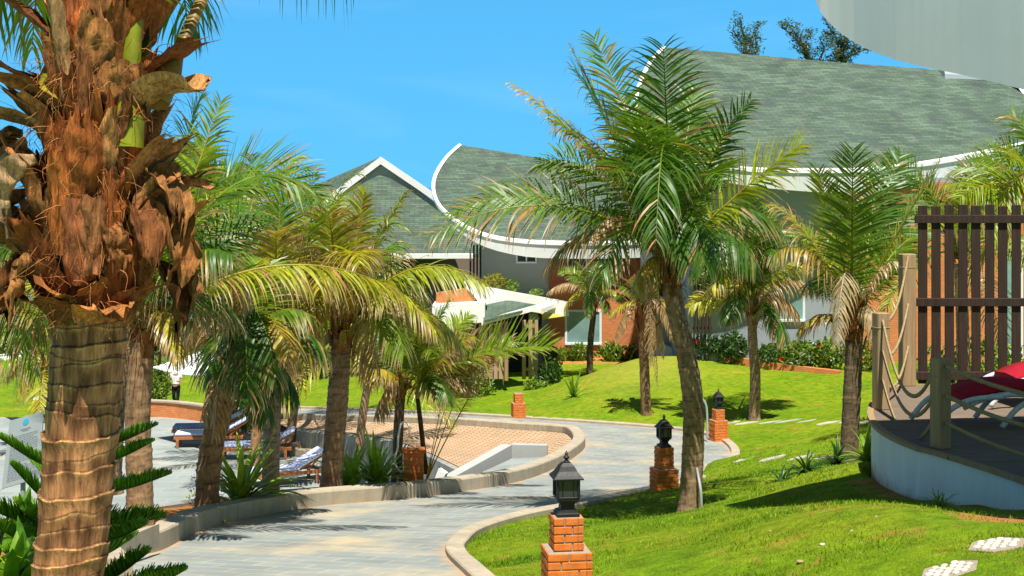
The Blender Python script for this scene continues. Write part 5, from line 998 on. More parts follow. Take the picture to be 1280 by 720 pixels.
frond(NP, W(180, 80, DN), W(235, 40, DN + 1.5), 0, age=.0, seed=1604, Lf=.5, nl=50, width=.02, petiole=.25, droop=.35, vang=-.3, ctrl=(W(190, -80, DN + .4), W(225, -90, DN + 1.1)), fold=.3)

# ------------------------------------------------------------------ brick piers and lanterns
def courses(mb, mbm, w_, d_, z0, n, M_, ph=0, ch=0.072):
    g = 0.011
    for c in range(n):
        z = z0 + c * ch
        for side in range(4):
            L_ = w_ if side % 2 == 0 else d_; Mr = M_ @ Matrix.Rotation(side * PI / 2, 4, 'Z'); o = (d_ if side % 2 == 0 else w_) / 2
            cut = [-L_ / 2, -L_ / 2 + L_ * (0.62 if (c + side + ph) % 2 else 0.36), L_ / 2]
            if L_ > .36: cut = [-L_ / 2, -L_ / 2 + L_ * (0.48 if (c + side + ph) % 2 else 0.30), L_ / 2] if (c + ph) % 3 else [-L_ / 2, -L_ / 2 + L_ * .7, L_ / 2]
            for a, b in zip(cut, cut[1:]):
                q = rnd.uniform(-.003, .003); x0 = a + (g / 2 if a > -L_ / 2 + .001 else 0.0); x1 = b - (g / 2 if b < L_ / 2 - .001 else (0.052 if True else 0))
                mb.bbox(x0, x1, -o + q, -o + 0.05, z + g / 2 + rnd.uniform(-.0015, .0015), z + ch - g / 2, 0.005, M=Mr)
    mbm.box(-w_ / 2 + .012, w_ / 2 - .012, -d_ / 2 + .012, d_ / 2 - .012, z0, z0 + n * ch - .004, M=M_)
def pier(parent, p, rot, n1, n2, w1=.385, w2=.26):
    M_ = Matrix.Translation(p) @ Matrix.Rotation(rot, 4, 'Z'); mb = MB(); mm = MB(); courses(mb, mm, w1, w1, 0, n1, M_); courses(mb, mm, w2, w2, n1 * .072, n2, M_, 1)
    k = len(mb.v); mb.v += mm.v; mb.f += [tuple(i + k for i in f) for f in mm.f]; mb.m += [1] * len(mm.f); mb.c += mm.c
    return mb.build('brick_pier', [M['pierbrick'], M['mortar']], parent)
def lantern(parent, p, rot):
    z = p.z; r4 = rot + PI / 4; q2 = math.sqrt(2)
    mb = MB(); pr = [(.14, 0), (.14, .022), (.125, .03), (.12, .04), (.085, .05), (.08, .085), (.10, .115), (.135, .135), (.135, .15)]
    mb.lathe(p, [(r / q2 * q2, h) for r, h in pr], 4, rot=r4); M_ = Matrix.Translation(p) @ Matrix.Rotation(rot, 4, 'Z')
    for sx in (-1, 1):
        for sy in (-1, 1): mb.bbox(sx * .092 - .011, sx * .092 + .011, sy * .092 - .011, sy * .092 + .011, .15, .325, .003, M=M_)
    for k in range(4):
        Mk = M_ @ Matrix.Rotation(k * PI / 2, 4, 'Z')
        mb.bbox(-.081, .081, -.1, -.086, .15, .168, .003, M=Mk); mb.bbox(-.081, .081, -.1, -.086, .308, .325, .003, M=Mk); mb.bbox(-.05, -.044, -.099, -.089, .168, .308, .001, M=Mk); mb.bbox(.044, .05, -.099, -.089, .168, .308, .001, M=Mk)
    body = mb.build('lantern', M['iron'], parent)
    mb = MB(); mb.box(-.085, .085, -.085, .085, .16, .315, M=M_); mb.build('glass', M['lampglass'], body)
    mb = MB(); pr = [(.145, .322), (.182, .318), (.184, .330), (.152, .352), (.116, .385), (.085, .425), (.055, .448), (.05, .452)]
    mb.lathe(p, pr, 4, rot=r4); mb.lathe(p, [(.022, .45), (.03, .458), (.016, .468), (.012, .476), (.026, .488), (.028, .497), (.015, .508), (.010, .516), (.016, .526), (.007, .54), (.002, .552)], 10); mb.build('lantern_roof', M['iron'], body)
G_ = 'brick pillar lamps along the road'
for (px, py, d, n1, n2, rot, lb) in [(708, 744, 12.3, 6, 4, .14, 'nearest brick lamp pillar with a black lantern at the bottom of the picture'), (830, 613, 24, 6, 5, .25, 'shaded brick lamp pillar with black lantern left of the tall leaning palm'), (898, 548, 38, 6, 4, .3, 'farthest brick lamp pillar with black lantern on the sunny lawn by the slim palm')]:
    p = W(px, py, d); p.z = gz(p.x, p.y) - .03; top = W(px, {708: 643, 830: 558, 898: 511}[px], d).z
    k = (top - p.z) / ((n1 + n2) * .072); n1 = max(5, round((top - p.z) / .072) - n2); t_ = thing('lamp_post', lb, 'lamp', tuple(p), G_)
    hgt = (n1 + n2) * .072; p.z = top - hgt; pier(t_, p, rot, n1, n2); lantern(t_, Vector((p.x, p.y, top)), rot)
p = W(648, 519, 43); t_ = thing('brick_post', 'small stepped brick post without a lantern on the lawn before the entry pavilion', 'brick post', tuple(p)); pier(t_, p + Vector((0, 0, -.05)), .2, 6, 4)
p = W(517, 601, 24.7); p.z = gz(p.x, p.y) + .1; t_ = thing('brick_post', 'brick post with a flat cap and a bent white pipe beside the palm clump', 'brick post', tuple(p)); M_ = Matrix.Translation(p + Vector((0, 0, -.1))) @ Matrix.Rotation(.1, 4, 'Z')
mb = MB(); mm = MB(); courses(mb, mm, .34, .34, 0, 10, M_); k = len(mb.v); mb.v += mm.v; mb.f += [tuple(i + k for i in f) for f in mm.f]; mb.m += [1] * len(mm.f); mb.c += mm.c; mb.build('brick_pier', [M['pierbrick'], M['mortar']], t_)
mb = MB(); mb.bbox(-.2, .2, -.2, .2, .722, .765, .008, M=M_); mb.build('cap', M['pierbrick'], t_)
mb = MB(); pt = catmull([W(512, 543, 24.65), W(511, 533, 24.65), W(506, 527, 24.65), W(501, 531, 24.65), W(498, 545, 24.5), W(497, 560, 24.45), W(493, 575, 24.4), W(497, 586, 24.35), W(502, 590, 24.4)], .02); mb.tube(pt, .017, 8)
tag(mb.build('bent_pipe', M['white'], smooth=True), 'thin white flexible pipe curling over the flat capped brick post', 'pipe')
# grey conduits
mb = MB(); mb.tube(catmull([W(877, 640, 20.2), W(876, 615, 20.2), (W(873, 596, 20.3)), W(871, 585, 20.35)], .02), .02, 8); tag(mb.build('conduit', M['conduit'], smooth=True), 'short grey conduit leaning on the foot of the tall leaning palm', 'pipe')
mb = MB(); mb.tube(catmull([W(884, 548, 37.8), W(884, 520, 37.8), W(882, 505, 37.8), W(876, 498, 37.8), W(870, 508, 37.8), W(869, 540, 37.8)], .03), .03, 8); tag(mb.build('conduit', M['conduit'], smooth=True), 'tall bent grey conduit loop standing left of the farthest lamp pillar', 'pipe')

# ------------------------------------------------------------------ stepping stones, path stones, loose stones
def hexstone(px, py, d, r, rot, lb):
    p = G(px, py); p.z += .012; t_ = thing('stepping_stone', lb, 'stepping stone', tuple(p), 'hexagonal pebble stepping stones'); mb = MB()
    mb.lathe(p + Vector((0, 0, -.06)), [(r, 0), (r, .055), (r - .008, .062)], 6, rot=rot); mb.build('slab', M['mortar'], t_)
    mb = MB(); s = .072
    for i in range(-6, 7):
        for j in range(-6, 7):
            x = (i + j * .5) * s; y = j * s * .866; a = math.atan2(y, x) - rot; rr = math.hypot(x, y); lim = r * math.cos(PI / 6) / math.cos(((a % (PI / 3)) - PI / 6))
            if rr < lim - .018: q = p + Vector((x + rnd.uniform(-.006, .006), y + rnd.uniform(-.006, .006), -.004)); e = rnd.uniform(.026, .034); mb.lathe(q, [(e, 0), (e * .98, .008), (e * .75, .016), (e * .3, .019)], 9, rot=rnd.random())
    mb.build('pebbles', M['pebble'], t_, smooth=True)
    gx_ = (gz(p.x + .2, p.y) - gz(p.x - .2, p.y)) / .4; gy_ = (gz(p.x, p.y + .2) - gz(p.x, p.y - .2)) / .4
    t_.rotation_euler = Vector((-gx_, -gy_, 1)).to_track_quat('Z', 'Y').to_euler() if False else (math.atan(gy_), -math.atan(gx_), 0)
hexstone(1246, 683, 10.6, .225, .1, 'hexagonal stepping stone of white pebbles below the deck, the farther of the two'); hexstone(1187, 714, 9.9, .225, .15, 'hexagonal stepping stone of white pebbles cut by the bottom edge')
def flat(px, py, d, lb, grp, sc=1.0):
    p = G(px, py, 20); n = rnd.randint(6, 8); mb = MB(); pts = []
    for k in range(n): a = 2 * PI * k / n + rnd.uniform(-.25, .25); r = rnd.uniform(.20, .32) * sc; pts.append(Vector((p.x + r * 1.35 * math.cos(a), p.y + r * .6 * math.sin(a), gz(p.x + r * 1.35 * math.cos(a), p.y + r * .6 * math.sin(a)) - .05)))
    mb.prism(pts, (0, 0, .063)); tag(mb.build('path_stone', M['slabstone']), lb, 'path stone', grp)
for px in (912, 932, 962, 985, 1008, 1034, 1062, 1084): flat(px, 528 + rnd.uniform(-1.5, 1.5), 38, 'flat pale stone in the farther row crossing the lawn behind the slim palm', 'flat stones in the farther row on the lawn')
for px in (932, 966, 1000, 1032, 1050): flat(px, 574 - (px - 930) * .02, 28, 'flat pale stone in the nearer row on the lawn left of the dark bushy palm', 'flat stones in the nearer row on the lawn', .8)
for i, (px, py) in enumerate([(1097, 648), (1113, 651), (1105, 627), (981, 632), (1066, 665), (931, 635), (1028, 682), (1075, 640), (1000, 702), (1230, 640), (1145, 628), (963, 664)]):
    d = 12.5; mb = MB()
    q = G(px, py); s = rnd.uniform(.018, .04); vs = []
    mb.lathe(q + Vector((0, 0, -.01)), [(s * .8, 0), (s, s * .2), (s * .8, s * .45), (s * .35, s * .6)], 7, rot=i); tag(mb.build('stone', (M['pebble'], M['slabstone'], M['rope'])[i % 3], smooth=True), 'small pale loose stone lying in the grass below the deck', 'stone', 'loose stones in the grass')

# ------------------------------------------------------------------ shrubs
def leaf_cloud(mb, pts, sizes, cols, rs, ar=2.2, up=0.3):
    n = len(pts); dr = rs.normal(0, 1, (n, 3)); dr[:, 2] = np.abs(dr[:, 2]) * .6 + up; dr /= np.linalg.norm(dr, axis=1)[:, None]; sd = np.cross(dr, rs.normal(0, 1, (n, 3))); sd /= np.linalg.norm(sd, axis=1)[:, None]
    for p, d, s, z, c in zip(pts, dr, sd, sizes, cols):
        w_ = z / ar; nrm = np.cross(d, s) * z * .12
        mb.add([p, p + d * z * .5 + s * w_ * .5 - nrm, p + d * z, p + d * z * .5 - s * w_ * .5 - nrm], [(0, 1, 2, 3)], 0, [tuple(c)] * 4)
def shrub(name, label, cat, blobs, n, size, c1, c2, group=None, seed=0, flowers=0, ar=2.0, stems=7, up=.3):
    """blobs: (px, py, d, rx, ry, rz) ellipsoids in metres"""
    rs = np.random.RandomState(seed + 40); b0 = W(*blobs[0][:3]); bz = min(W(*b[:3]).z - b[5] for b in blobs); t_ = thing(name, label, cat, (b0.x, b0.y, bz), group); mb = MB(); allp = []
    vol = np.array([b[3] * b[4] * b[5] for b in blobs]); vol = vol / vol.sum()
    for b, v in zip(blobs, vol):
        k = int(n * v); u = rs.normal(0, 1, (k, 3)); u /= np.linalg.norm(u, axis=1)[:, None]; r = rs.uniform(.45, 1.0, k) ** .6; c = np.array(W(*b[:3]))
        lump = np.array([1 + .35 * mnoise.noise((a * 2.2 + seed, e * 2.2, f * 2.2)) for a, e, f in u]); p = c + u * (r * lump)[:, None] * np.array(b[3:6]); allp.append(p)
    p = np.concatenate(allp); k = len(p); tt = np.clip(rs.normal(.5, .3, k), 0, 1)[:, None]; col = np.array(c1) * (1 - tt) + np.array(c2) * tt
    leaf_cloud(mb, p, size * rs.uniform(.6, 1.25, k), col, rs, ar, up); mb.build('foliage', M['bush'], t_)
    mb = MB()
    for i in range(stems):
        q = Vector(p[rs.randint(k)]); g = Vector((b0.x + (q.x - b0.x) * .5, b0.y + (q.y - b0.y) * .5, bz - .1)); mb.tube([g, g.lerp(q, .5) + Vector((rs.uniform(-.05, .05), 0, .05)), q], [size * .14, size * .1, size * .05], 5, cols=[(.16, .11, .06)] * 3)
    mb.build('stem', M['stem'], t_)
    for i in range(flowers):
        q = p[rs.randint(k)]; q = Vector(q) + Vector((0, -.1, .08)); mb = MB()
        for a in range(5): an = a * 2 * PI / 5; dv = Vector((math.cos(an), -.5, math.sin(an))) * size * .6; sv = Vector((-math.sin(an), 0, math.cos(an))) * size * .25; mb.add([q, q + dv * .6 + sv, q + dv, q + dv * .6 - sv], [(0, 1, 2, 3)])
        mb.build('flower', M['flower'], t_)
    return t_
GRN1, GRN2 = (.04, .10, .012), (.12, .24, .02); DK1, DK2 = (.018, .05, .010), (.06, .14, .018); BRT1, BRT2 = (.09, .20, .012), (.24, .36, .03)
def on_ground(x, py, d, h): p = W(x, py, d); return H0 + (ZC - (gz(p.x, p.y) + h)) / d * F
hb = 'hibiscus bushes by the right house'
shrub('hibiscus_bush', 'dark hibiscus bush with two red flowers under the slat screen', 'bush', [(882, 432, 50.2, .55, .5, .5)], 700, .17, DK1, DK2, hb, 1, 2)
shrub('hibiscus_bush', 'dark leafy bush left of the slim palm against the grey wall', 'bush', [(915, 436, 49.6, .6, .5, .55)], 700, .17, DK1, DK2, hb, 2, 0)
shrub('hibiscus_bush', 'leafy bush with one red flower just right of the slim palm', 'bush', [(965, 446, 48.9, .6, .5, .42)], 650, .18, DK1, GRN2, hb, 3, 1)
shrub('hibiscus_bush', 'bright leafy bush with red flowers in the middle of the brick edged bed', 'bush', [(1003, 445, 48.4, .7, .5, .5)], 800, .18, GRN1, BRT2, hb, 4, 3)
shrub('hibiscus_bush', 'bright round hibiscus bush with a red flower nearest the dark bushy palm', 'bush', [(1036, 446, 48.1, .55, .5, .55)], 800, .18, GRN1, BRT2, hb, 5, 1)
lp = 'leafy plants along the brick wall'
for i, (px, py, lb) in enumerate([(694, 450, 'low leafy plant at the left end of the brick wall'), (724, 447, 'low leafy plant below the lower window'), (766, 446, 'low leafy plant right of the thin dark palm'), (796, 446, 'pale green leafy plant behind the mound top')]):
    shrub('leafy_plant', lb, 'plant', [(px, py, 60.8, .55, .35, .42)], 260, .38, GRN1, BRT2, lp, 10 + i, 0, 3.4, 7, .9)
shrub('bush', 'bright green bush at the foot of the entry slat screen', 'bush', [(578, 480, 52.3, .9, .6, .6), (600, 488, 52, .6, .5, .4)], 900, .2, GRN1, BRT2, None, 20)
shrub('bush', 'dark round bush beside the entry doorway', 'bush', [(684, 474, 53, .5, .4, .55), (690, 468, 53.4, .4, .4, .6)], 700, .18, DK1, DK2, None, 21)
shrub('bush', 'low green bush on the lawn right of the small brick post', 'bush', [(672, 487, 52, .5, .35, .28)], 400, .18, GRN1, BRT2, None, 22)
shrub('bush', 'yellow green bush growing on the canopy terrace', 'bush', [(618, 353, 58.2, .5, .4, .3)], 350, .18, (.16, .18, .02), (.34, .32, .04), 'small bushes on the canopy terrace', 23)
shrub('bush', 'small green bush on the canopy terrace below the high window', 'bush', [(639, 359, 58.2, .3, .3, .25)], 200, .16, GRN1, BRT2, 'small bushes on the canopy terrace', 24)
shrub('bush', 'tiny green tuft at the right end of the canopy terrace', 'bush', [(670, 366, 58.4, .3, .3, .15)], 120, .14, GRN1, BRT2, 'small bushes on the canopy terrace', 25)
shrub('bush', 'bright green leafy bush beside the path left of the walking person', 'bush', [(196, 482, 56, .55, .5, .75), (192, 470, 56.3, .4, .4, .6)], 1100, .18, GRN1, BRT2, None, 26)
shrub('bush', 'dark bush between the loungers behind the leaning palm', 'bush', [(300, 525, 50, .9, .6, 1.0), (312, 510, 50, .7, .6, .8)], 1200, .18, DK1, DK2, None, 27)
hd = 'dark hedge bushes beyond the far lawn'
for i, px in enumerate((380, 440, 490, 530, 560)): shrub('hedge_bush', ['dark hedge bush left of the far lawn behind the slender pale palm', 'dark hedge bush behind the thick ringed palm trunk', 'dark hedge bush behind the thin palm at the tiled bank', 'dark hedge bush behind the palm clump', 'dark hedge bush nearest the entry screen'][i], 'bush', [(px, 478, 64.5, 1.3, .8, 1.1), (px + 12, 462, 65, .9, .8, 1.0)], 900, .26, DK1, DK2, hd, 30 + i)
fb = 'scrub trees by the shore'
for i, px in enumerate((-40, 40, 110, 180, 250, 320, 400, 470)):
    shrub('shore_tree', ['dense scrub tree at the far left behind the pool', 'dense scrub tree behind the short yellow palm', 'dense scrub tree hidden behind the foreground trunk', 'scrub tree beyond the path bush', 'scrub tree behind the white parasol', 'scrub tree behind the leaning palm crown', 'scrub tree behind the green shaft palm', 'scrub tree left of the gable house'][i], 'tree', [(px, 445, 82, 2.2, 1.5, 1.9), (px + 18, 415, 83, 1.7, 1.4, 1.5)], 1300, .42, DK1, GRN2, fb, 50 + i, 0, 2, 9)
shrub('bush', 'leafy bushes of glossy green leaves behind the picket screen', 'bush', [(1180, 465, 36, .8, .6, .7), (1225, 460, 36.5, .9, .6, .8), (1270, 465, 36, .8, .6, .7)], 1600, .17, GRN1, BRT2, None, 70)
shrub('bush', 'small bush against the brick pier right of the dark bushy palm', 'bush', [(1084, 452, 47.5, .45, .4, .6)], 350, .2, GRN1, BRT2, None, 71)
shrub('twiggy_shrub', 'grey purple twiggy shrub beside the leaning palm in the planter', 'shrub', [(245, 613, 20.3, .12, .12, .25), (277, 608, 20.5, .14, .14, .22)], 160, .045, (.12, .12, .13), (.20, .16, .24), None, 72)
def strap(label, px, py, d, n, L_, w_, c1, c2, seed, group=None, spread=1.0, name='spider_lily'):
    R = random.Random(seed); p = W(px, py, d); p.z = gz(p.x, p.y) + (.1 if d > 18 and px < 500 else 0) if d > 10 else p.z; t_ = thing(name, label, 'plant', tuple(p), group); mb = MB()
    for i in range(n):
        a = R.uniform(0, 2 * PI); e = R.uniform(.5, 1.45); L2 = L_ * R.uniform(.65, 1.1); dv = Vector((math.cos(a) * math.cos(e) * spread, math.sin(a) * math.cos(e) * spread, math.sin(e))); q = p + Vector((R.uniform(-.05, .05), R.uniform(-.05, .05), 0)); rows = []; cs = []; m = R.random(); c = [x * (1 - m) + y * m for x, y in zip(c1, c2)]
        sd = Vector((-math.sin(a), math.cos(a), 0))
        for v in range(8):
            t = v / 7; wv = w_ * (0.55 + 1.2 * t) * (1 - t ** 2.2) + .001; up = dv.cross(sd) * wv * .35; rows.append([q - sd * wv + up * -1, q, q + sd * wv + up * -1]); cs.append([tuple(c)] * 3); q = q + dv * L2 / 7; dv = (dv + Vector((0, 0, -.17 * R.uniform(.5, 1.6)))).normalized()
        mb.grid(rows, C=cs)
    mb.build('leaves', M['bush'], t_, smooth=True); return t_
sg = 'spider lilies along the planter strip'
strap('large spider lily with long strap leaves in front of the straight grey palm', 300, 625, 21.0, 46, 1.15, .05, (.14, .30, .015), (.36, .46, .04), 1, sg)
strap('spider lily left of the brick post, the right one of a pair', 470, 598, 24.4, 40, 1.0, .05, (.14, .30, .015), (.34, .46, .04), 2, sg)
strap('spider lily between the thick ringed palm and its twin plant', 437, 600, 24.0, 34, .85, .048, (.12, .28, .015), (.32, .44, .04), 3, sg)
strap('dark spider lily at the foot of the dark bushy palm', 1045, 592, 22.6, 26, .5, .028, (.02, .07, .008), (.05, .14, .012), 4, 'strap leaved plants by the deck corner')
strap('low dark strap leaved plant left of the dark bushy palm', 1005, 600, 22.0, 24, .42, .026, (.02, .06, .008), (.04, .11, .012), 5, 'strap leaved plants by the deck corner')
strap('bright strap leaved plant tucked against the white deck wall', 1082, 578, 19.6, 22, .6, .03, (.12, .26, .02), (.28, .40, .03), 6, 'strap leaved plants by the deck corner')
strap('leftmost small strap leaved plant trailing down the grass hump', 978, 606, 21.6, 12, .32, .022, (.02, .07, .008), (.05, .13, .015), 7, 'strap leaved plants by the deck corner')
strap('tiny green palm seedling growing alone on the lawn by the mound', 717, 506, 47, 11, .95, .05, (.08, .20, .012), (.18, .32, .03), 31, None, .55, 'palm_seedling')
strap('tuft of coarse grass below the deck wall', 1175, 655, 13.2, 40, .22, .007, (.10, .24, .01), (.22, .36, .03), 8, None, 1.3, 'grass_tuft')
bl = 'broad leaved plants at the lower left corner'
for i, (px, py, d) in enumerate([(12, 745, 8.0), (48, 738, 8.2), (-18, 720, 8.6), (30, 690, 9.2)]): strap(['broad leaved plant in the very corner', 'broad leaved plant touching the foreground trunk', 'broad leaved plant cut by the left edge', 'broad leaved plant just under the notice board'][i], px, py, d, 30, .42, .045, (.07, .20, .01), (.22, .40, .02), 20 + i, bl, .9, 'broad_leaf_plant')
# Norfolk pine saplings around the foreground trunk
def pine(label, trunk_pts, branches, seed):
    R = random.Random(seed); t_ = thing('norfolk_pine', label, 'pine sapling', tuple(trunk_pts[0]), 'Norfolk pine saplings round the foreground trunk'); mb = MB(); mb.tube(trunk_pts, [.03 - .02 * i / len(trunk_pts) for i in range(len(trunk_pts))], 8, cols=[(.14, .12, .05)] * len(trunk_pts)); mb.build('trunk', M['stem'], t_)
    for (sx, sy, sd, tx, ty, td, wmax) in branches:
        a = W(sx, sy, sd); b = W(tx, ty, td); L_ = (b - a).length; ax = catmull([a, a.lerp(b, .5) - Vector((0, 0, .03 * L_)), b], .02); mb = MB(); mb.tube(ax, [.008 * (1 - i / len(ax)) + .003 for i in range(len(ax))], 6, cols=[(.10, .15, .02)] * len(ax))
        dirv = (b - a).normalized(); side = dirv.cross(Vector((0, 0, 1))).normalized(); n = int(L_ / .0075)
        for i in range(n):
            t = i / n; q = ax[min(int(t * len(ax)), len(ax) - 1)]; prof = min(1, (1 - t) * 2.4 + .12) * min(1, t * 4 + .5); 
            for s in (-1, 1):
                for k in range(2):
                    L2 = wmax * prof * R.uniform(.75, 1.1); m = R.random(); dv = (dirv * R.uniform(.45, .75) + side * s * R.uniform(.2, .9) + Vector((0, 0, R.uniform(.5, .95)))).normalized(); e = q + dv * L2 * .5; f = q + dv * L2 + Vector((0, 0, .12 * L2)); c = (.07 + .12 * m, .22 + .20 * m, .008 + .012 * m); c2 = (.26, .42, .02)
                    mb.tube([q, e, f], [.0052, .0056, .0018], 4, cap=False, cols=[tuple(x * .6 for x in c), c, c2 if R.random() < .4 else c])
        mb.build('branch', M['bush'], t_, smooth=True)
pine('Norfolk pine sapling whose branches spread right of the foreground trunk', [W(118, 800, 8.6), W(116, 650, 8.6), W(114, 520, 8.6)], [(116, 562, 8.6, 196, 531, 8.5, .085), (116, 582, 8.6, 192, 551, 8.3, .085), (116, 618, 8.6, 213, 592, 8.4, .10), (116, 655, 8.6, 206, 646, 8.6, .12), (116, 680, 8.6, 183, 655, 8.2, .11), (116, 735, 8.3, 186, 690, 8.0, .13), (116, 765, 8.2, 232, 712, 7.9, .14), (116, 755, 8.2, 205, 716, 7.7, .13), (116, 700, 8.6, 170, 668, 9.0, .1)], 1)
pine('Norfolk pine sapling whose branches spread left of the foreground trunk', [W(70, 800, 8.9), (W(72, 650, 8.9)), W(74, 540, 8.9)], [(74, 590, 8.9, -4, 545, 8.7, .10), (74, 640, 8.9, 14, 581, 8.7, .12), (74, 665, 8.9, -15, 635, 8.5, .15), (74, 690, 8.9, -12, 655, 8.2, .14), (74, 680, 8.9, 20, 625, 9.4, .13), (74, 720, 8.6, 5, 690, 8.1, .14), (74, 610, 8.9, 40, 570, 9.3, .1), (74, 660, 8.9, 30, 640, 8.3, .14)], 2)
# casuarinas behind the big roof
def casuarina(label, px, ytop, limbs, d, seed):
    R = random.Random(seed); rs = np.random.RandomState(seed); b = W(px, 330, d); t_ = thing('casuarina', label, 'tree', (b.x, b.y, -.3), 'feathery trees behind the big roof'); mb = MB(); low = W(px, 130, d); mb.tube([Vector((b.x, b.y, -.3)), low], [.28, .16], 8, cols=[(.13, .10, .08)] * 2); pts = []
    for path in limbs:
        P = catmull([low] + [W(x, y, d + R.uniform(-.5, .5)) for x, y in path], .12); mb.tube(P, [.10 * (1 - i / len(P)) + .02 for i in range(len(P))], 6, cols=[(.14, .11, .09)] * len(P))
        for i in range(len(P) // 5, len(P), 2):
            for k in range(2):
                L_ = R.uniform(.3, .8) * (1.1 - .5 * i / len(P)); dv = Vector((R.uniform(-1, 1), R.uniform(-1, 1), R.uniform(-.1, .9))).normalized(); e = P[i] + dv * L_; mb.tube([P[i], P[i] + dv * L_ * .5 + Vector((0, 0, -.02)), e], [.018, .012, .006], 4, cols=[(.12, .10, .07)] * 3)
                for j in range(16): pts.append(P[i] + dv * L_ * R.uniform(.35, 1.1) + Vector((R.gauss(0, .11), R.gauss(0, .11), R.gauss(0, .09))))
    mb.build('trunk', M['bark'], t_); mb = MB(); n = len(pts); tt = rs.rand(n)[:, None]; leaf_cloud(mb, np.array([tuple(p) for p in pts]), rs.uniform(.13, .28, n), np.array((.05, .10, .03)) * (1 - tt) + np.array((.13, .19, .07)) * tt, rs, 3.6, .1); mb.build('foliage', M['bush'], t_)
casuarina('small feathery tree standing alone above the roof ridge', 938, 22, [[(934, 70), (929, 45), (926, 24)], [(936, 68), (942, 50), (948, 30)], [(932, 66), (922, 48), (917, 38)], [(940, 72), (946, 62), (944, 48)]], 78, 3)
casuarina('thin leaning feathery tree left of the denser tree above the ridge', 1022, 30, [[(1012, 72), (1000, 55), (985, 40), (976, 34)], [(1010, 68), (1008, 50), (1012, 40)], [(1025, 78), (1030, 60), (1024, 48)], [(1005, 62), (996, 44), (986, 32)]], 78, 5)
casuarina('denser feathery tree partly hidden by the near roof', 1052, 30, [[(1048, 75), (1046, 50), (1030, 24)], [(1052, 78), (1060, 50), (1062, 38)], [(1056, 80), (1072, 66), (1090, 60)], [(1046, 70), (1038, 50), (1040, 40)], [(1050, 72), (1052, 52), (1050, 38)], [(1058, 76), (1068, 60), (1076, 52)]], 78, 6)

# ------------------------------------------------------------------ loungers, parasols, person, board
def make_lounger(lb):
    t_ = thing('sun_lounger', lb, 'sun lounger', (0, 0, 0), 'sun loungers on the pool terrace'); mb = MB()
    for s in (-1, 1): mb.bbox(-1.0, 1.0, s * .33 - .025, s * .33 + .025, .24, .33, .006)
    for x in (-1.0, 1.0 - .05): mb.bbox(x, x + .05, -.3, .3, .245, .325, .006)
    mb.build('frame', M['teak'], t_)
    for x in (-.93, .80):
        for s in (-1, 1): mb = MB(); mb.bbox(x, x + .08, s * .36 - .035, s * .36 + .035, 0, .245, .006); mb.build('leg', M['teak'], t_)
    mb = MB()
    for i in range(14): x = -.93 + i * .095; mb.bbox(x, x + .07, -.3, .3, .332, .35, .004)
    mb.build('slats', M['teak'], t_)
    Mx = Matrix.Translation((.40, 0, .352)) @ Matrix.Rotation(-.48, 4, 'Y'); mb = MB()
    for s in (-.27, .27): mb.bbox(0, .78, s - .025, s + .025, -.02, .02, .004, M=Mx)
    for i in range(7): mb.bbox(.03 + i * .105, .10 + i * .105, -.3, .3, .021, .037, .004, M=Mx)
    mb.tube([Mx @ Vector((.55, .25, -.02)), Vector((.62, .25, .33))], .018, 6); mb.tube([Mx @ Vector((.55, -.25, -.02)), Vector((.62, -.25, .33))], .018, 6); mb.build('backrest', M['teak'], t_)
    mb = MB(); mb.bbox(-.98, .41, -.33, .33, .352, .43, .025); c1 = mb.build('cushion', M['cushion'], t_)
    mb = MB(); mb.bbox(0, .42, -.33, .33, .04, .115, .025, M=Mx); mb.bbox(.425, .82, -.33, .33, .04, .115, .025, M=Mx); mb.build('back_cushion', M['cushion'], t_); return t_
L0 = make_lounger('pale blue cushioned lounger with raised back beside the round planter')
def put(o, px, py, rz):
    d = ZC * F / (py - H0); p = W(px, py, d); o.location = (p.x, p.y, 0.004); o.scale = (1.12,) * 3; o.rotation_euler = (0, 0, rz)
put(L0, 320, 572, .12)
for px, py, rz, lb, shade_lilac in [(262, 557, .10, 'pale blue lounger under the white parasol, the nearer of its pair', 0), (258, 548, .10, 'lounger with shade-darkened lilac cushion under the parasol behind its paler twin', 1), (352, 604, .45, 'pale lounger with steep backrest half hidden by the straight grey palm', 0), (105, 508, .1, 'blue cushioned lounger glimpsed at the left of the foreground trunk', 1), (80, 512, .1, 'lounger behind the notice board near the pool', 0)]:
    c = copy_tree(L0); c['label'] = lb; put(c, px, py, rz)
    if shade_lilac:
        for ch in c.children:
            if ch.name.startswith('cushion'): ch.data = ch.data.copy(); ch.data.materials[0] = M['shade_lilac']
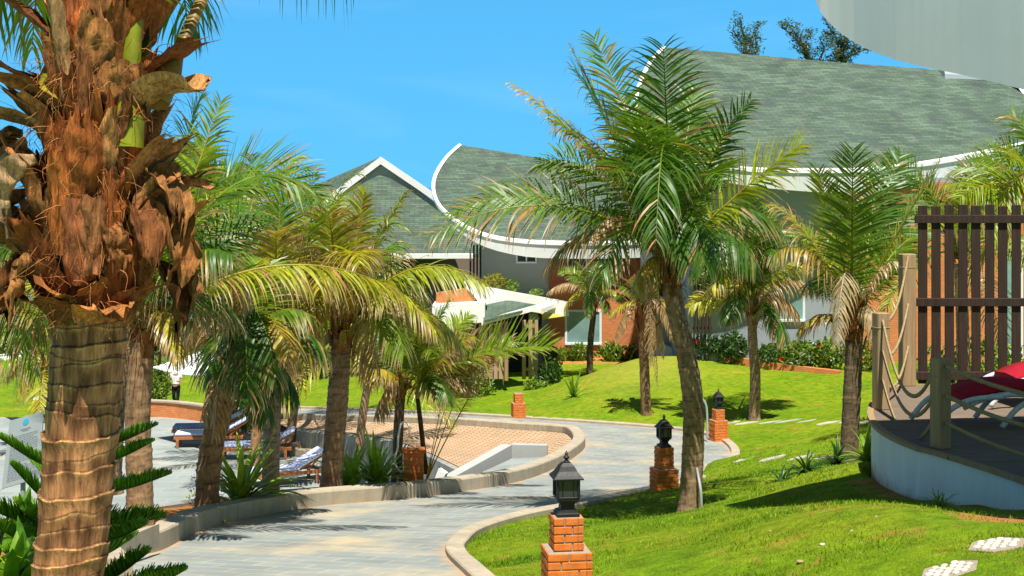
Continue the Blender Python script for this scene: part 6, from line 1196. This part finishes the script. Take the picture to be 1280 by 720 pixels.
def parasol(px, d, ytop, yedge, half, lb, rz):
    p = W(px, 0, d); p.z = 0; zt = W(px, ytop, d).z; ze = W(px, yedge, d).z; t_ = thing('parasol', lb, 'parasol', tuple(p), 'white square parasols by the pool')
    mb = MB(); mb.tube([p, Vector((p.x, p.y, zt - .02))], .03, 10); mb.build('pole', M['teak'], t_, smooth=True); mb = MB(); Mx = Matrix.Translation((p.x, p.y, 0)) @ Matrix.Rotation(rz, 4, 'Z'); n = 12; cor = [(-1, -1), (1, -1), (1, 1), (-1, 1)]
    for k in range(4):
        a, b = Vector((*cor[k], 0)), Vector((*cor[(k + 1) % 4], 0)); rows = []
        for i in range(9):
            t = i / 8; rows.append([Mx @ (a.lerp(b, j / n) * half * t + Vector((0, 0, zt + (ze - zt) * t - .03 * math.sin(PI * t) - .05 * t * t * math.sin(PI * j / n)))) for j in range(n + 1)])
        mb.grid(rows); e = rows[-1]; mb.grid([e, [q - Vector((0, 0, .03)) for q in e]])
    mb.build('canopy', M['canvas'], t_, smooth=False); mb = MB()
    for k in range(4): a = Vector((*cor[k], 0)); mb.tube([Vector((p.x, p.y, zt - .06)), Mx @ (a * half * .97 + Vector((0, 0, ze - .03)))], .014, 6)
    mb.build('rib', M['teak'], t_); mb = MB(); mb.lathe(p, [(.3, 0), (.3, .06), (.06, .09), (.05, .3)], 16); mb.build('base', M['concrete'], t_)
parasol(264, 47.5, 434, 459, 1.4, 'white square parasol with a timber pole over the paired loungers', .75); parasol(52, 52, 434, 445, 1.3, 'white parasol seen small left of the foreground trunk', .6)
# person walking on the path
pp = W(220, 509, 56.3); PZ = pp.z; t_ = thing('person', 'person in a white short sleeved shirt and black trousers walking on the path', 'person', tuple(pp))
def skin(name, vs, es, rad, mat, root=0, lv=2):
    me = bpy.data.meshes.new(name); me.from_pydata([tuple(Vector(v)) for v in vs], es, []); o = bpy.data.objects.new(name, me); COL.objects.link(o)
    me.materials.append(mat); md = o.modifiers.new('skin', 'SKIN'); md.use_smooth_shade = True
    for i, r in enumerate(rad): sv = me.skin_vertices[0].data[i]; sv.radius = r if hasattr(r, '__len__') else (r, r); sv.use_root = (i == root)
    s_ = o.modifiers.new('sub', 'SUBSURF'); s_.levels = lv; s_.render_levels = lv
    dg = bpy.context.evaluated_depsgraph_get(); m2 = bpy.data.meshes.new_from_object(o.evaluated_get(dg)); o.modifiers.clear(); o.data = m2; m2.name = name
    if not m2.materials: m2.materials.append(mat)
    o.parent = t_; return o
bv = [(0, 0, .88), (0, 0, 1.08), (0, 0, 1.28), (0, .01, 1.36), (0, 0, 1.44), (0, -.01, 1.54), (-.17, 0, 1.30), (-.23, .03, 1.06), (-.22, -.06, .86), (-.215, -.09, .78), (.17, 0, 1.30), (.22, .0, 1.07), (.13, -.16, 1.04), (.07, -.2, 1.06), (-.085, 0, .84), (-.075, -.06, .47), (-.06, .06, .09), (-.07, -.07, .035), (.085, 0, .84), (.08, .0, .47), (.06, -.10, .08), (.06, -.22, .03)]
be = [(0, 1), (1, 2), (2, 3), (3, 4), (4, 5), (2, 6), (6, 7), (7, 8), (8, 9), (2, 10), (10, 11), (11, 12), (12, 13), (0, 14), (14, 15), (15, 16), (16, 17), (0, 18), (18, 19), (19, 20), (20, 21)]
br_ = [(.14, .10), (.12, .085), (.14, .09), .05, .065, .085, .05, .038, .03, .035, .05, .038, .03, .035, .085, .055, .036, .035, .085, .055, .036, .035]
skin('body', bv, be, br_, M['skin'])
skin('shirt', [(0, 0, .90), (0, 0, 1.08), (0, 0, 1.27), (0, .005, 1.36), (-.17, 0, 1.29), (-.215, .025, 1.12), (.17, 0, 1.29), (.21, .005, 1.13)], [(0, 1), (1, 2), (2, 3), (2, 4), (4, 5), (2, 6), (6, 7)], [(.175, .13), (.15, .11), (.16, .11), .065, .075, .065, .075, .065], M['shirt'], 1)
skin('trousers', [(0, 0, .93), (-.085, 0, .82), (-.075, -.055, .47), (-.06, .05, .14), (.085, 0, .82), (.08, .0, .47), (.06, -.09, .14)], [(0, 1), (1, 2), (2, 3), (0, 4), (4, 5), (5, 6)], [(.15, .11), .105, .075, .06, .105, .075, .06], M['black'])
skin('hair', [(0, .02, 1.60), (0, .05, 1.52), (0, .06, 1.42)], [(0, 1), (1, 2)], [(.085, .08), .08, .05], M['hair'])
mb = MB(); 
for x, y in ((-.07, -.06), (.06, -.19)): mb.bbox(x - .045, x + .045, y - .12, y + .12, -.005, .02, .008, M=Matrix.Translation(pp))
mb.build('sandals', M['teak'], t_)
mb = MB(); Fx = Matrix.Translation(pp); mb.lathe(pp + Vector((0, -.10, 1.52)), [(.006, -.02), (.014, -.01), (.008, .02)], 6)
for s in (-1, 1): mb.lathe(pp + Vector((s * .035, -.085, 1.555)), [(.004, -.006), (.009, 0), (.004, .006)], 6)
mb.build('face', M['skin'], t_)
# notice board behind the foreground trunk
bp = W(28, 575, 9.8); t_ = thing('notice_board', 'pale grey notice board with small text and a round blue emblem', 'sign', (bp.x, bp.y, bp.z - .8))
TL, TR, BR_, BL = W(12, 526, 9.9), W(54, 514, 9.9), W(50, 597, 9.75), W(2, 611, 9.75); nrm = (TR - TL).cross(BL - TL).normalized(); nrm = nrm if nrm.y < 0 else -nrm
mb = MB(); mb.prism([TL, TR, BR_, BL], -nrm * .012); mb.build('board', M['board'], t_); mb = MB()
def bpnt(u, v): return TL.lerp(TR, u).lerp(BL.lerp(BR_, u), v) + nrm * .002
R = random.Random(4); v = .20
mb2 = MB()
for (u0, u1, vv, hh) in [(.36, .66, .185, .016), (.42, .60, .215, .010)]: mb2.add([bpnt(u0, vv), bpnt(u1, vv), bpnt(u1, vv + hh), bpnt(u0, vv + hh)], [(0, 1, 2, 3)])
v = .27
while v < .93:
    u = .12; end = .88 if R.random() < .7 else R.uniform(.4, .8)
    while u < end: wl = R.uniform(.03, .09); mb2.add([bpnt(u, v), bpnt(min(u + wl, end), v), bpnt(min(u + wl, end), v + .010), bpnt(u, v + .010)], [(0, 1, 2, 3)]); u += wl + .018
    v += .026
mb2.build('text_lines', M['ink'], t_); mb = MB(); c = bpnt(.5, .09); ux = (TR - TL).normalized(); uy = (BL - TL).normalized(); pts = [c + nrm * .001 + (ux * math.cos(k * PI / 12) + uy * math.sin(k * PI / 12)) * .022 for k in range(24)]; mb.add(pts, [tuple(range(24))]); mb.build('emblem', M['logo'], t_)
mb = MB(); mb.tube([bpnt(.5, .9) - nrm * .03, bpnt(.5, .9) - nrm * .03 - Vector((0, 0, 1.0))], .018, 8); mb.build('stake', M['conduit'], t_)
